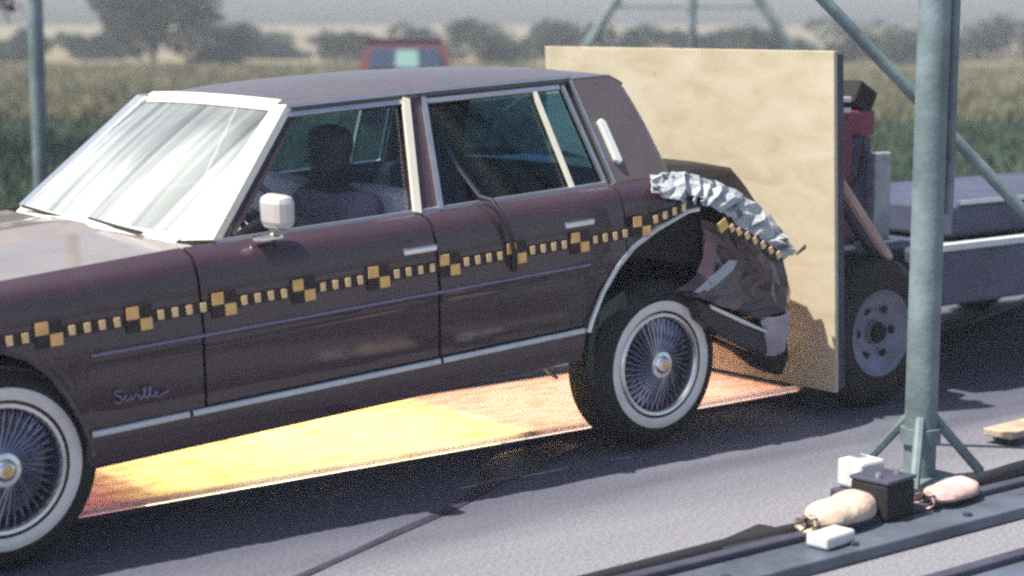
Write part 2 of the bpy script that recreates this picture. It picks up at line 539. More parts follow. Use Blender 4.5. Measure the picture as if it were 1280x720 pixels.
# wet streak of spilled fluid
path = [(.30, .47), (.52, .56), (.74, .72), (.92, .86), (1.10, .98), (1.322, 1.10), (1.62, 1.22), (1.9, 1.34), (2.155, 1.451), (2.5, 1.56), (2.9, 1.66)]
wd = [.16, .14, .13, .055, .034, .026, .022, .02, .018, .016, .014]
rows = []
for i, (p, w_) in enumerate(zip(path, wd)):
    a = Vector(path[max(0, i - 1)]); b = Vector(path[min(len(path) - 1, i + 1)])
    t = (b - a).normalized(); nn = Vector((-t.y, t.x))
    q1 = Vector(p) + nn * w_ * rnd.uniform(.7, 1.2); q2 = Vector(p) - nn * w_ * rnd.uniform(.7, 1.2)
    rows.append([(q1.x, q1.y, .004), (p[0], p[1], .0055), (q2.x, q2.y, .004)])
o = MB().grid(rows).build('spilled_fluid', M_WET, smooth=True)
tag(o, 'dark wet streak running diagonally across the asphalt from under the car', 'spill')

# ================================================================== the crashed sedan
PHI, LIFT = 0.0607, 0.0458
CPH, SPH = math.cos(PHI), math.sin(PHI)


def B(p):
    """body coordinates (rear axle x=0, front axle x=2.904) to the ground; the tail is pitched up by the impact"""
    x, y, z = p
    X = x - 2.904
    Z = z - .345
    return (2.904 + X * CPH + Z * SPH, y, .345 + LIFT - X * SPH + Z * CPH)


car = thing('crashed_sedan', 'dark maroon four-door sedan with whitewall tyres, its rear end crushed against the plywood board', 'car', (1.4, 0, 0))
car_xf = B

SIDE = [(.885, .37), (.892, .42), (.898, .52), (.904, .612), (.912, .628), (.912, .645), (.908, .70), (.906, .76), (.90, .82), (.890, .862), (.872, .892), (.842, .912), (.80, .922)]


def side_y(z):
    pts = [(z_, y_) for y_, z_ in SIDE]
    if z < .37:
        return lerp([(.20, .835), (.235, .85), (.30, .875), (.37, .885)], z)
    return lerp(pts, z)


def ztop(x):
    return lerp([(2.2, 0), (3.8, -.05)], x)


def fa(x):      # front arch
    d = abs(x - 2.904)
    return lerp([(0, .70), (.088, .66), (.161, .595), (.211, .52), (.26, .41), (.283, .335), (.287, .25)], d)


RARCH = [(-.20, .776), (-.145, .776), (-.076, .774), (.092, .723), (.226, .665), (.315, .596), (.397, .504), (.442, .43), (.475, .37), (.49, .30)]


def ra(x):
    return lerp(RARCH, x)


def panel_side(xs_, zbot, zmax=None, fn=None, nz=14):
    rows = []
    for x in xs_:
        zb = zbot(x)
        col = []
        zt = .922 + (ztop(x) if x > 2.2 else 0)
        if zmax:
            zt = min(zt, zmax(x))
        zs = sorted(set([zb + (zt - zb) * k / nz for k in range(nz + 1)]))
        # snap in the crease rows
        zs = [z for z in zs]
        for z in zs:
            zz = z - (ztop(x) if x > 2.2 else 0) * max(0, min(1, (z - .7) / .2))
            y = side_y(zz)
            p = (x, y, z)
            if fn:
                p = fn(p)
            col.append(p)
        rows.append(col)
    return MB().grid(rows)


def both(fn, name, mt, label=None, **k):
    o1 = fn().build(name, mt, car, xf=B, **k)
    o2 = fn().build(name, mt, car, xf=B, mirror=True, **k)
    if label:
        o1['label'] = label
    return o1, o2


def crump(p, amt=1.0):
    """dents that grow towards the tail"""
    x, y, z = p
    k = max(0, min(1, (.35 - x) / .6)) * amt
    y += k * (.012 * math.sin(23 * x + 9 * z) + .010 * math.sin(41 * z - 13 * x))
    return (x, y, z)


# front fender with its wheel arch
fx = frange(2.188, 2.60, 8) + [2.617, 2.6215, 2.63, 2.645, 2.67, 2.70, 2.74, 2.79, 2.84, 2.904, 2.97, 3.02, 3.07, 3.11, 3.14, 3.163, 3.178, 3.1865, 3.192] + frange(3.22, 3.80, 6)
both(lambda: panel_side(fx, lambda x: fa(x) if abs(x - 2.904) <= .287 else .25 if x > 3.18 else .37, nz=22), 'front_fender', M_PAINT, smooth=True, solid=.012)
both(lambda: panel_side(frange(1.198, 2.177, 16), lambda x: .385, nz=22), 'front_door', M_PAINT, smooth=True, solid=.02)
rx = frange(.262, .47, 9) + frange(.49, 1.186, 10)
rdoor = both(lambda: panel_side(rx, lambda x: max(.385, ra(x) + .012) if x < .485 else .385, nz=22), 'rear_door', M_PAINT, smooth=True, solid=.02)


def qtop(x):
    return lerp([(-.18, .795), (-.12, .815), (-.07, .838), (-.03, .88), (.01, .93)], x)


both(lambda: panel_side(frange(-.175, .254, 14), lambda x: ra(x) + .004, zmax=qtop, fn=crump, nz=18), 'quarter_panel', M_PAINT, smooth=True, solid=.012)
# dark void behind the buckled seam
both(lambda: MB().prism([(-.5, .78, .45), (.26, .78, .64), (.30, .78, .90), (0.0, .78, .915), (-.12, .78, .93), (-.35, .78, .82), (-.62, .78, .58)], (0, .03, 0)), 'inner_quarter', M_BLACK)
# rocker panels
both(lambda: MB().grid([[(x, .80, .232), (x, .845, .236), (x, .868, .29), (x, .880, .335), (x, .883, .379), (x, .84, .381)] for x in frange(.47, 2.625, 12)]), 'rocker_panel', M_PAINT, smooth=True, solid=.01)
for s in (1, -1):
    for a, b in ((.478, 1.184), (1.196, 2.24), (2.252, 2.612)):
        mb = MB()
        mb.grid([[(x, s * .884, .352), (x, s * .899, .357), (x, s * .901, .369), (x, s * .897, .377), (x, s * .884, .378)] for x in frange(a, b, 6)])
        mb.build('rocker_molding', M_TRIM, car, xf=B, smooth=True, solid=.004)
    mb = MB()
    mb.grid([[(x, s * .915, .624), (x, s * .919, .628), (x, s * .919, .634), (x, s * .914, .638)] for x in frange(.46, 2.60, 10)])
    mb.build('crease_highlight', mat('crease_glint_and_script', (.22, .2, .3), rough=.3, metal=.6) if s == 1 else bpy.data.materials['crease_glint_and_script'], car, xf=B, smooth=True, solid=.002)  # light strip added where the body crease catches the sky
    # chrome lip of the wheel arches
    pts = [(x, s * .913, ra(x) + .004) for x in (.478, .46, .442, .42, .397, .36, .315, .27, .226, .16, .092, .01, -.076, -.14)]
    MB().tube(pts, .011, 8).build('arch_molding', M_CHROME, car, xf=B, smooth=True)
    pts = [(2.904 + d * k, s * .905, z) for k, seq in ((-1, [(.285, .30), (.283, .335), (.26, .41), (.236, .465), (.211, .52), (.161, .595), (.088, .66)]), (1, [(0, .70), (.088, .66), (.161, .595), (.211, .52), (.26, .41), (.285, .30)])) for d, z in seq]
    MB().tube(pts, .009, 8).build('arch_molding', M_PAINT, car, xf=B, smooth=True)

# the buckled bright ridge where the quarter's upper edge tore up (near side) and its twin
UP = [(.06, .936), (-.07, .945), (-.203, .912), (-.365, .85), (-.507, .778), (-.627, .69), (-.724, .59), (-.770, .525)]
LO = [(.125, .888), (.02, .835), (-.095, .815), (-.186, .793), (-.277, .734), (-.393, .662), (-.511, .588), (-.622, .51)]


def ridge(seed):
    def f():
        rr = random.Random(seed)
        rows = []
        N, K = 30, 6
        ws = []
        while len(ws) < N:
            a_ = rr.uniform(.3, 1.3)
            ws += [a_] * rr.choice((1, 1, 2)) + [-a_ * rr.uniform(.5, 1.3)] * rr.choice((1, 1, 2))
        for i in range(N):
            u = min(len(UP) - 1.0001, max(0, (i + rr.uniform(-.3, .3) * (0 < i < N - 1)) / (N - 1) * (len(UP) - 1)))
            k = min(int(u), len(UP) - 2)
            t = u - k
            ux = UP[k][0] + (UP[k + 1][0] - UP[k][0]) * t; uz = UP[k][1] + (UP[k + 1][1] - UP[k][1]) * t
            lx = LO[k][0] + (LO[k + 1][0] - LO[k][0]) * t; lz = LO[k][1] + (LO[k + 1][1] - LO[k][1]) * t
            row = []
            jag = rr.uniform(-.014, .016)
            for j in range(K):
                s = j / (K - 1)
                x = ux + (lx - ux) * s - min(1, i / 6) * .03 * math.sin(3 * s) * rr.uniform(.2, 1) + rr.uniform(-.008, .008)
                z = uz + (lz - uz) * s + rr.uniform(-.007, .007) + (jag if j == K - 1 else 0)
                y = .85 + .078 * s + min(1, (i + 1) / 6) * ws[i] * .015 * (.35 + math.sin(s * math.pi)) + rr.uniform(-.008, .008)
                row.append((x, y, z))
            rows.append(row)
        vs = [p for r in rows for p in r]
        fs = []
        for i in range(N - 1):
            for j in range(K - 1):
                q = (i * K + j, i * K + j + 1, (i + 1) * K + j + 1, (i + 1) * K + j)
                if j == K - 2 and rr.random() < .16:
                    continue                                   # torn notches along the lower edge
                fs += [(q[0], q[1], q[2]), (q[0], q[2], q[3])] if rr.random() < .5 else [(q[0], q[1], q[3]), (q[1], q[2], q[3])]
        return MB().add(vs, fs)
    return f


o1 = ridge(4)().build('buckled_fender_edge', M_TORN, car, xf=B, smooth=False, solid=.006)
o1['label'] = 'bright crumpled upper edge of the crushed quarter panel'
ridge(9)().build('buckled_fender_edge', M_TORN, car, xf=B, mirror=True, solid=.006)

# rear remains of the quarter behind the wheel
FRONTE = [(-.05, .44), (-.165, .50), (-.21, .585), (-.235, .655), (-.225, .715)]
REARE = [(-.56, .225), (-.72, .25), (-.745, .36), (-.715, .47), (-.635, .515)]


def qrear():
    rr = random.Random(31)
    rows = []
    for i in range(10):
        u = i / 9 * 4
        k = min(int(u), 3); t = u - k
        a = Vector((FRONTE[k][0] + (FRONTE[k + 1][0] - FRONTE[k][0]) * t, 0, FRONTE[k][1] + (FRONTE[k + 1][1] - FRONTE[k][1]) * t))
        b = Vector((REARE[k][0] + (REARE[k + 1][0] - REARE[k][0]) * t, 0, REARE[k][1] + (REARE[k + 1][1] - REARE[k][1]) * t))
        row = []
        for j in range(12):
            s = j / 11
            p = a.lerp(b, s)
            y = .905 + .022 * math.sin(s * 2.6) - .055 * max(0, s - .82) / .18
            g = .4 + .6 * s
            y += .020 * math.sin(8 * s + 1.3 * u) * (1 - .3 * s) + rr.uniform(-.016, .016) * g
            y -= .05 * max(0, .1 - s) / .1          # turned-in wheel lip
            edge = 0 if i in (0, 9) or j in (0, 11) else 1
            row.append((p.x + rr.uniform(-.012, .012) * edge, y, p.z + rr.uniform(-.012, .012) * edge))
        rows.append(row)
    mb_ = MB()
    n = 12
    vs = [p for r in rows for p in r]
    fs = []
    for i in range(9):
        for j in range(n - 1):
            q = (i * n + j, i * n + j + 1, (i + 1) * n + j + 1, (i + 1) * n + j)
            fs += [(q[0], q[1], q[2]), (q[0], q[2], q[3])] if rr.random() < .5 else [(q[0], q[1], q[3]), (q[1], q[2], q[3])]
    return mb_.add(vs, fs)


both(qrear, 'quarter_panel', M_PAINT, smooth=False, solid=.01, bevel=.0)
# folded lip of bare metal on the wheel opening
def lip():
    return MB().grid([[(-.10, .915, .435), (-.30, .93, .545), (-.345, .932, .535)], [(-.12, .925, .432), (-.23, .937, .47), (-.31, .935, .50)], [(-.11, .918, .42), (-.16, .93, .432), (-.22, .928, .45)]])
both(lip, 'torn_lip', M_TORN, smooth=True, solid=.006)

# trunk lid folded up into a peak
rows = []
lo = [(-.12, .935), (-.307, .872), (-.495, .795), (-.64, .70), (-.745, .60), (-.80, .53)]
hi = [(-.15, .950), (-.38, .925), (-.545, .895), (-.625, .815), (-.715, .70), (-.80, .575)]
for (a, b), (c, d) in zip(lo, hi):
    rows.append([(a, .80, b - .02), (a, .785, b), (c + .02, .735, d - .012), (c, .70, d), (c - .02, .45, d + .01), (c + .06, .0, d - .03), (c - .02, -.45, d + .01), (c, -.70, d), (c + .02, -.735, d - .012), (a, -.785, b), (a, -.80, b - .02)])
M_LID = mat('shaded_trunk_lid', (.010, .006, .005), rough=.6, var=.3, scale=6)  # lid darkened to near black for the shaded side of the fold
o = MB().grid(rows).build('trunk_lid', M_LID, car, xf=B, solid=.012)
o['label'] = 'dark folded trunk lid pushed up into a peak'

# rear deck under the window
MB().grid([[(x, y, .925 + .02 * (1 - (y / .8) ** 2)) for y in frange(-.8, .8, 9)] for x in (.02, -.08, -.16)]).build('rear_deck', M_PAINT, car, xf=B, smooth=True, solid=.012)

# tail and bumper
def bump_side():
    return MB().prism([(-.105, .845, .405), (-.171, .845, .368), (-.357, .845, .272), (-.50, .845, .197), (-.52, .845, .095), (-.40, .845, .142), (-.259, .845, .215), (-.123, .845, .315)], (0, .085, 0))
both(bump_side, 'bumper_end', mat('bumper_rubber', (.03, .024, .032), rough=.45, var=.3), bevel=.012)
def bump_strip():
    return MB().prism([(-.166, .915, .378), (-.357, .915, .284), (-.505, .915, .208), (-.51, .915, .192), (-.357, .915, .262), (-.171, .915, .356)], (0, .028, 0))
both(bump_strip, 'bumper_strip', M_CHROME, bevel=.006)
def bump_cap():
    return MB().grid([[(-.50, .90, .268), (-.545, .945, .262), (-.66, .93, .262), (-.735, .80, .25)],
                      [(-.512, .91, .19), (-.548, .95, .18), (-.65, .93, .19), (-.735, .80, .18)],
                      [(-.525, .90, .09), (-.555, .935, .088), (-.63, .92, .095), (-.72, .80, .10)]])
both(bump_cap, 'bumper_cap', M_SPOKE, smooth=True, solid=.015)
MB().box((-.70, 0, .17), (.10, 1.6, .16)).build('rear_bumper', M_CHROME, car, xf=B, bevel=.02)
MB().grid([[(-.69 + .03 * math.sin(7 * y), y, z + .02 * math.sin(5 * y + z * 9)) for y in frange(-.86, .86, 24)] for z in frange(.24, .62, 8)]).build('tail_panel', M_PAINT, car, xf=B, smooth=False, solid=.02)
for s in (1, -1):
    MB().box((-.725, s * .72, .40), (.05, .10, .22), Matrix.Rotation(.15 * s, 3, 'X')).build('tail_lamp', M_LENS, car, xf=B, bevel=.012)
    MB().prism([(-.36, s * .70, .165), (-.50, s * .70, .09), (-.62, s * .70, .0), (-.72, s * .70, -.05), (-.77, s * .70, .03), (-.75, s * .70, .2), (-.55, s * .70, .22)], (0, s * .12, 0)).build('bent_valance', M_BLACK, car, xf=B, bevel=.015)
    MB().prism([(-.12, s * .56, .22), (-.72, s * .56, .16), (-.72, s * .56, .55), (-.3, s * .56, .75), (-.02, s * .56, .6)], (0, s * .04, 0)).build('trunk_side_fill', M_BLACK, car, xf=B)  # black fill added to keep the gap behind the bumper dark
    for k_, (x_, z_, a_) in enumerate(((-.775, .50, .5),)):
        MB().prism([(x_, s * .86, z_), (x_ - .05 * math.cos(a_), s * .875, z_ + .05 * math.sin(a_)), (x_ - .02, s * .90, z_ + .045)], (.008, s * .012, -.006)).build('metal_shard', (M_LID, M_PAINT, M_TORN, M_LID)[k_], car, xf=B)

# hood, cowl, nose
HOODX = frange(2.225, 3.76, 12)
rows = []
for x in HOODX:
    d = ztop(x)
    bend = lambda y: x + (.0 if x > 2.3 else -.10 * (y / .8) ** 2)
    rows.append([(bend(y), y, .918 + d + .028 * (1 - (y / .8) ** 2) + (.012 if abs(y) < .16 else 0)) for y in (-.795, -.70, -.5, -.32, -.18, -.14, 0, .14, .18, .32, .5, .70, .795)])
MB().grid(rows).build('hood', M_HOOD_GLARE, car, xf=B, smooth=True, solid=.015)
rows = []
for k in range(3):
    rows.append([(2.20 - .035 * k - .10 * (y / .74) ** 2, y, .922 + .02 * (1 - (y / .74) ** 2) - .014 * (k == 1)) for y in frange(-.78, .78, 13)])
MB().grid(rows).build('cowl', M_BLACK, car, xf=B, smooth=True, solid=.01)
MB().prism([(3.80, -.86, .30), (3.80, .86, .30), (3.80, .86, .80), (3.80, .80, .868), (3.80, -.80, .868), (3.80, -.86, .80)], (-.05, 0, 0)).build('nose_panel', M_PAINT, car, xf=B, bevel=.01)
MB().box((3.82, 0, .62), (.04, .80, .30)).build('grille', M_CHROME, car, xf=B, bevel=.008)
for s in (1, -1):
    for y in (.52, .72):
        MB().box((3.81, s * y, .66), (.03, .17, .12)).build('headlight', M_AMBER, car, xf=B, bevel=.01)
MB().box((3.90, 0, .42), (.14, 1.80, .15)).build('front_bumper', M_CHROME, car, xf=B, bevel=.03)

# ---------------------------------------------------------------- greenhouse
def gy(z):
    return .80 - (z - .92) * .5375


def G(x, z, off=0.0):
    n = Vector((0, 1, .5375)).normalized()
    return Vector((x, gy(z), z)) + n * off


def gpoly(pts, thick, off=0.0):
    n = Vector((0, 1, .5375)).normalized()
    return MB().prism([G(x, z, off) for x, z in pts], n * thick)


def gstrip(pts, w, thick, off=0.0):
    mb_ = MB()
    n = Vector((0, 1, .5375)).normalized()
    for a, b in zip(pts, pts[1:]):
        d = Vector((b[0] - a[0], b[1] - a[1])).normalized()
        q = Vector((-d.y, d.x)) * w / 2
        mb_.prism([G(a[0] + q.x, a[1] + q.y, off), G(b[0] + q.x, b[1] + q.y, off), G(b[0] - q.x, b[1] - q.y, off), G(a[0] - q.x, a[1] - q.y, off)], n * thick)
    return mb_


ZC = [(-.10, 1.285), (-.05, 1.318), (.0, 1.346), (.1, 1.365), (.3, 1.382), (.8, 1.402), (1.2, 1.404), (1.45, 1.394), (1.58, 1.372)]
ROOFX = [1.578, 1.55, 1.5, 1.4, 1.25, 1.1, .95, .8, .65, .5, .35, .2, .1, .03, -.02, -.045]
rows = []
for x in ROOFX:
    zc = lerp(ZC, x)
    ze = min(1.338, zc - .012) if x > .0 else zc - .022
    rows.append([(x + (.012 * (1 - (y / .58) ** 2) if x > 1.5 else 0), y, zc - (zc - ze) * abs(y / .58) ** 2.4) for y in [-.58, -.565, -.53, -.45, -.3, -.15, 0, .15, .3, .45, .53, .565, .58]])
MB().grid(rows).build('roof', M_VINYL, car, xf=B, smooth=True, solid=.02)

for s in (False, True):
    bld = lambda mb_, name, mt, **k: mb_.build(name, mt, car, xf=B, mirror=s, **k)
    # roof side rail and gutter
    bld(gpoly([(1.60, 1.318), (.24, 1.318), (.24, 1.345), (1.59, 1.345)], -.04, -.004), 'roof_rail', M_PAINT)
    bld(gstrip([(1.60, 1.338), (.9, 1.342), (.245, 1.340)], .012, .016, .0), 'drip_molding', M_TRIM)
    # C pillar sail, vinyl covered, wrapping round to the back window
    rows = []
    for k in range(9):
        t = k / 8
        z = .921 + (1.332 - .921) * t
        xf_, xr = .228 + .02 * t, lerp([(0, -.106), (.5, -.078), (.845, -.045), (.95, -.02), (1, .005)], t)
        yy = gy(z)
        rows.append([(xf_, yy - .03, z), (xf_, yy + .004, z), (xf_ * .5 + xr * .5, yy + .006, z), (xr + .03, yy + .003, z), (xr + .006, yy - .008, z), (xr, yy - .03, z), (xr - .03, yy - .11, z)])
    bld(MB().grid(rows), 'sail_panel', M_VINYL, smooth=True, solid=.015)
    # B pillar
    bld(gpoly([(1.078, 1.318), (.998, 1.318), (1.098, .922), (1.214, .922)], -.03, -.002), 'door_pillar', M_PAINT)
    # A pillar painted side
    bld(gpoly([(1.590, 1.343), (1.548, 1.318), (1.588, 1.29), (1.975, .934), (2.05, .925), (2.055, .935)], -.03, -.014), 'windshield_pillar', M_PAINT)
    # front window
    bld(gpoly([(1.963, .93), (1.575, 1.296), (1.085, 1.304), (1.225, .921)], .004, -.018), 'front_window_glass', M_CLEAR)
    bld(gstrip([(1.60, 1.312), (1.085, 1.316)], .016, .014, -.008), 'window_frame', M_TRIM)
    bld(gstrip([(1.075, 1.324), (1.203, .916)], .030, .016, .0), 'window_frame', M_BRIGHT)
    bld(gstrip([(1.592, 1.288), (1.972, .938)], .014, .010, -.014), 'window_frame', M_PAINT)
    # rear door glass and fixed quarter light
    bld(gpoly([(.990, 1.292), (.447, 1.292), (.438, .921), (1.085, .921)], .004, -.018), 'rear_window_glass', M_GLASS)
    bld(gpoly([(.446, 1.292), (.292, 1.292), (.264, .921), (.437, .921)], .004, -.016), 'quarter_window_glass', M_GLASS)
    bld(gstrip([(.992, 1.322), (1.094, .916)], .020, .014, .0), 'window_frame', M_TRIM)
    bld(gstrip([(.984, 1.308), (.315, 1.308)], .018, .014, -.006), 'window_frame', M_TRIM)
    bld(gstrip([(.449, 1.299), (.438, .918)], .017, .016, -.006), 'quarter_window_bar', M_BRIGHT)
    bld(gstrip([(.298, 1.312), (.266, .917)], .015, .014, -.004), 'window_frame', M_TRIM)
    bld(gpoly([(.286, 1.318), (.250, 1.318), (.226, .922), (.256, .922)], -.03, -.01), 'window_channel', M_BLACK)
    bld(gstrip([(.250, 1.33), (.224, .915)], .014, .014, .0), 'pillar_molding', M_TRIM)
    # belt molding
    bld(MB().grid([[(x, .785, .925), (x, .795, .932), (x, .808, .930), (x, .812, .918)] for x in frange(.26, 2.05, 8)]), 'belt_molding', M_TRIM if s else mat('belt_trim', (.32, .33, .38), rough=.35, metal=.7), smooth=True, solid=.003)
    # opera lamp on the sail
    bld(gpoly([(.197, 1.155), (.176, 1.165), (.158, 1.15), (.147, .992), (.166, .982), (.186, .998)], .022, .004), 'opera_lamp', M_WHITE, bevel=.006)
    # bright windshield pillar molding
    mb_ = MB()
    mb_.prism([(2.122, .668, .926), (2.066, .806, .934), (1.604, .586, 1.352), (1.604, .500, 1.348)], (-.03, -.006, -.022))
    bld(mb_, 'pillar_molding', M_TRIM if s else M_BRIGHT, bevel=.004)
    # door handles
    for x in (1.27, .50):
        bld(MB().box((x, .902, .80), (.15, .03, .026)), 'door_handle', M_CHROME, bevel=.008)

# windshield glass and its frame
wr = []
for k in range(9):
    t = k / 8
    row = []
    for j in range(13):
        u = -1 + 2 * j / 12
        y = u * (.672 + (.505 - .672) * t)
        x = 2.105 + (1.580 - 2.105) * t + (.075 - .045 * t) * (1 - u * u) + .012 * math.sin(math.pi * t)
        z = .930 + (1.336 - .930) * t + .012 * (1 - u * u) + .008 * math.sin(math.pi * t)
        row.append((x, y, z))
    wr.append(row)
MB().grid(wr).build('windshield', M_WSHIELD, car, xf=B, smooth=True, solid=.005)
top = [Vector(p) for p in wr[-1]]
rows = [[p + Vector((.026, 0, -.012)), p + Vector((.020, 0, .004)), p + Vector((.008, 0, .020)), p + Vector((-.008, 0, .027))] for p in top]
MB().grid(rows).build('windshield_header_trim', M_BRIGHT, car, xf=B, smooth=True, solid=.008)
bot = [Vector(p) for p in wr[0]]
rows = [[p + Vector((-.012, 0, .012)), p + Vector((.008, 0, .008)), p + Vector((.030, 0, -.006)), p + Vector((.036, 0, -.016))] for p in bot]
MB().grid(rows).build('windshield_base_trim', M_BRIGHT, car, xf=B, smooth=True, solid=.006)
# wipers parked on the cowl
for y0 in (-.1, .5):
    MB().tube([(2.175, y0, .945), (2.18, y0 - .2, .952), (2.16, y0 - .45, .955)], .006, 6).build('wiper', M_CABLE, car, xf=B)
# back window
MB().grid([[(x, y * w_, z) for y in frange(-1, 1, 5)] for x, z, w_ in ((-.03, 1.30, .52), (-.11, .93, .66))]).build('back_window', M_GLASS, car, xf=B, solid=.005)

# mirror on the driver's door
mir = MB()
mir.prism([(1.905, .845, .955), (1.905, .985, .955), (1.900, .985, 1.075), (1.900, .835, 1.075)], (-.075, 0, 0)).build('door_mirror', mat('mirror_shell', (.62, .58, .56), rough=.35, metal=.3, var=.1), car, xf=B, bevel=.028)
MB().tube([(1.86, .86, .925), (1.865, .90, .95)], .022, 10).build('mirror_foot', M_CHROME, car, xf=B, smooth=True)
MB().box((1.885, .872, .925), (.10, .05, .02)).build('mirror_base', M_CHROME, car, xf=B, bevel=.006)
# script emblem on the fender
def stroke(pts, w=.0042):
    return [(2.53 - .20 * u, .904 + .004, 0.452 + .05 * v - .012 * u) for u, v in pts]
em = MB()
script = [
    [(.13, .92), (.09, 1.0), (.03, .92), (.03, .72), (.12, .55), (.14, .3), (.07, .12), (0, .25)],
    [(.16, .3), (.22, .45), (.24, .6), (.19, .6), (.18, .35), (.23, .2), (.29, .32)],
    [(.29, .58), (.33, .22), (.39, .58), (.43, .5)],
    [(.45, .55), (.46, .25), (.51, .25)], [(.475, .78), (.48, .82)],
    [(.51, .25), (.58, .7), (.58, 1.0), (.54, .95), (.55, .4), (.60, .22)],
    [(.60, .22), (.68, .7), (.68, 1.0), (.64, .95), (.65, .4), (.71, .22)],
    [(.71, .25), (.78, .42), (.80, .58), (.75, .6), (.73, .35), (.79, .2), (.88, .35), (1.0, .55)]]
for st in script:
    em.tube(stroke(st), .0042, 5)
em.build('script_emblem', bpy.data.materials['crease_glint_and_script'], car, xf=B)

# marker tape with yellow ticks and checker targets
TAPE = [(3.75, .70), (3.3, .722), (2.9, .727), (.28, .727), (.201, .748), (.094, .772), (-.041, .796), (-.13, .803)]
TAPE = TAPE[::-1]
def tz(x):
    return lerp([(a, b) for a, b in TAPE], x)
for s in (1, -1):
    rows = []
    for x in frange(-.12, 3.74, 60):
        rows.append([(x, s * (side_y(tz(x)) + .0035 + (.012 if x < .25 else 0)), tz(x) + d) for d in (-.021, .021)])
    MB().grid(rows).build('marker_tape', M_TAPE, car, xf=B, solid=.001)
tick_me = None
TT = [-.05 + .3175 * k for k in range(-0, 12)]
TT = [.188 + .3185 * k for k in range(-1, 12)]
for k, tx in enumerate(TT):
    for off in (.0796, .1327, .1858, .2389):
        x = tx + off
        if x < -.1 or x > 3.7:
            continue
        if .845 < x < .875:
            continue
        y = side_y(tz(x)) + .007 + (.012 if x < .25 else 0)
        o = MB().box((x, y, tz(x)), (.021, .004, .031)) .build('tape_tick', M_TICK, car, xf=B)
    if -.12 < tx < 3.65:
        y = side_y(tz(tx)) + .006 + (.012 if tx < .25 else 0)
        MB().box((tx, y, tz(tx)), (.094, .004, .088)).build('target_backing', M_TAPE, car, xf=B)
        for sx, sz in ((1, 1), (-1, -1)):
            MB().box((tx + sx * .0235, y + .003, tz(tx) + sz * .021), (.043, .004, .040)).build('target_square', M_GOLD, car, xf=B)
# the torn end of the tape on the crushed rear
RT = [(-.247, .700), (-.30, .682), (-.34, .662), (-.388, .638), (-.434, .612), (-.482, .586), (-.529, .556), (-.575, .53)]
rows = [[(x, .944, z + d) for d in (-.024, .024)] for x, z in RT]
MB().grid(rows).build('marker_tape', M_TAPE, car, xf=B, solid=.001)
for k, (x, z) in enumerate(RT):
    MB().box((x, .948, z), (.024, .004, .03) if k else (.05, .004, .045), Matrix.Rotation(.45, 3, 'Y')).build('tape_tick', M_TICK if k else M_GOLD, car, xf=B)

# underbody, wells, interior
MB().box((1.0, 0, .30), (3.0, 1.56, .05)).build('floor_pan', M_BLACK, car, xf=B)
MB().box((3.0, 0, .56), (1.45, 1.06, .5)).build('engine_bay', M_BLACK, car, xf=B)
MB().box((-.2, 0, .55), (.75, 1.06, .5)).build('trunk_floor', M_BLACK, car, xf=B)
MB().box((2.12, 0, .60), (.10, 1.50, .58)).build('firewall', M_BLACK, car, xf=B)
MB().box((.30, 0, .62), (.06, 1.5, .55)).build('rear_bulkhead', M_BLACK, car, xf=B)
MB().box((.08, 0, .905), (.42, 1.5, .03)).build('parcel_shelf', M_INT, car, xf=B)
MB().box((1.95, 0, .80), (.28, 1.48, .2)).build('dashboard', M_INT, car, xf=B, bevel=.04)
for s in (1, -1):
    MB().box((1.62, s * .82, .62), (1.0, .04, .52)).build('door_trim', M_INT, car, xf=B)
    MB().box((.75, s * .82, .62), (.78, .04, .52)).build('door_trim', M_INT, car, xf=B)
    MB().box((.99, s * .38, .50), (.55, .62, .20)).build('front_seat_cushion', M_SEAT, car, xf=B, bevel=.05)
    mb = MB()
    prof = [(.0, .42), (.0, .80), (.015, .90), (.035, .95), (.08, .985), (.13, .975), (.155, .93), (.16, .80), (.14, .42)]
    rows = []
    for y in (.10, .13, .18, .38, .58, .635, .66):
        k = 1 - .12 * (abs(y - .38) / .28) ** 6
        rows.append([(.98 + a * 1.15, s * y, .42 + (b - .42) * k) for a, b in prof])
    mb.grid(rows, close=True)
    o_ = len(mb.v)
    mb.f.append(tuple(range(9))); mb.f.append(tuple(range(54, 63)))
    mb.build('front_seat_back', M_SEAT, car, xf=B, smooth=True)
MB().box((.48, 0, .48), (.42, 1.3, .22)).build('rear_seat_cushion', M_INT, car, xf=B, bevel=.05)
MB().box((.32, 0, .72), (.16, 1.3, .44)).build('rear_seat_back', M_INT, car, xf=B, bevel=.05)
pts = [(1.60 + .07 * math.sin(a), .37 + .19 * math.cos(a), .90 + .17 * math.sin(a)) for a in frange(0, 2 * math.pi, 25)]
MB().tube(pts, .013, 8, cap=False).build('steering_wheel', M_INT, car, xf=B, smooth=True)
MB().tube([(1.60, .37, .90), (1.85, .37, .78)], .03, 10).build('steering_column', M_INT, car, xf=B)
# exhaust, axle, tank, shown in the gap ahead of the rear wheel
MB().tube([(0, -.72, .36), (0, .66, .36)], .045, 12).build('rear_axle', M_BLACK, car)
MB().tube([(2.3, .25, .27), (.7, .30, .25), (.35, .36, .27), (.12, .40, .40), (-.25, .42, .38)], .026, 10).build('exhaust_pipe', M_DARKST, car, xf=B)
MB().tube([(.62, .52, .245), (.38, .56, .20), (.18, .58, .215), (0, .60, .24)], .022, 8).build('leaf_spring', M_BLACK, car, xf=B)
MB().box((-.38, 0, .22), (.42, 1.0, .26), Matrix.Rotation(.2, 3, 'Y')).build('fuel_tank', M_BLACK, car, xf=B, bevel=.04)
MB().tube([(.52, .62, .24), (.46, .63, .15), (.42, .63, .12)], .008, 6).build('hanging_bracket', M_PINK, car, xf=B)


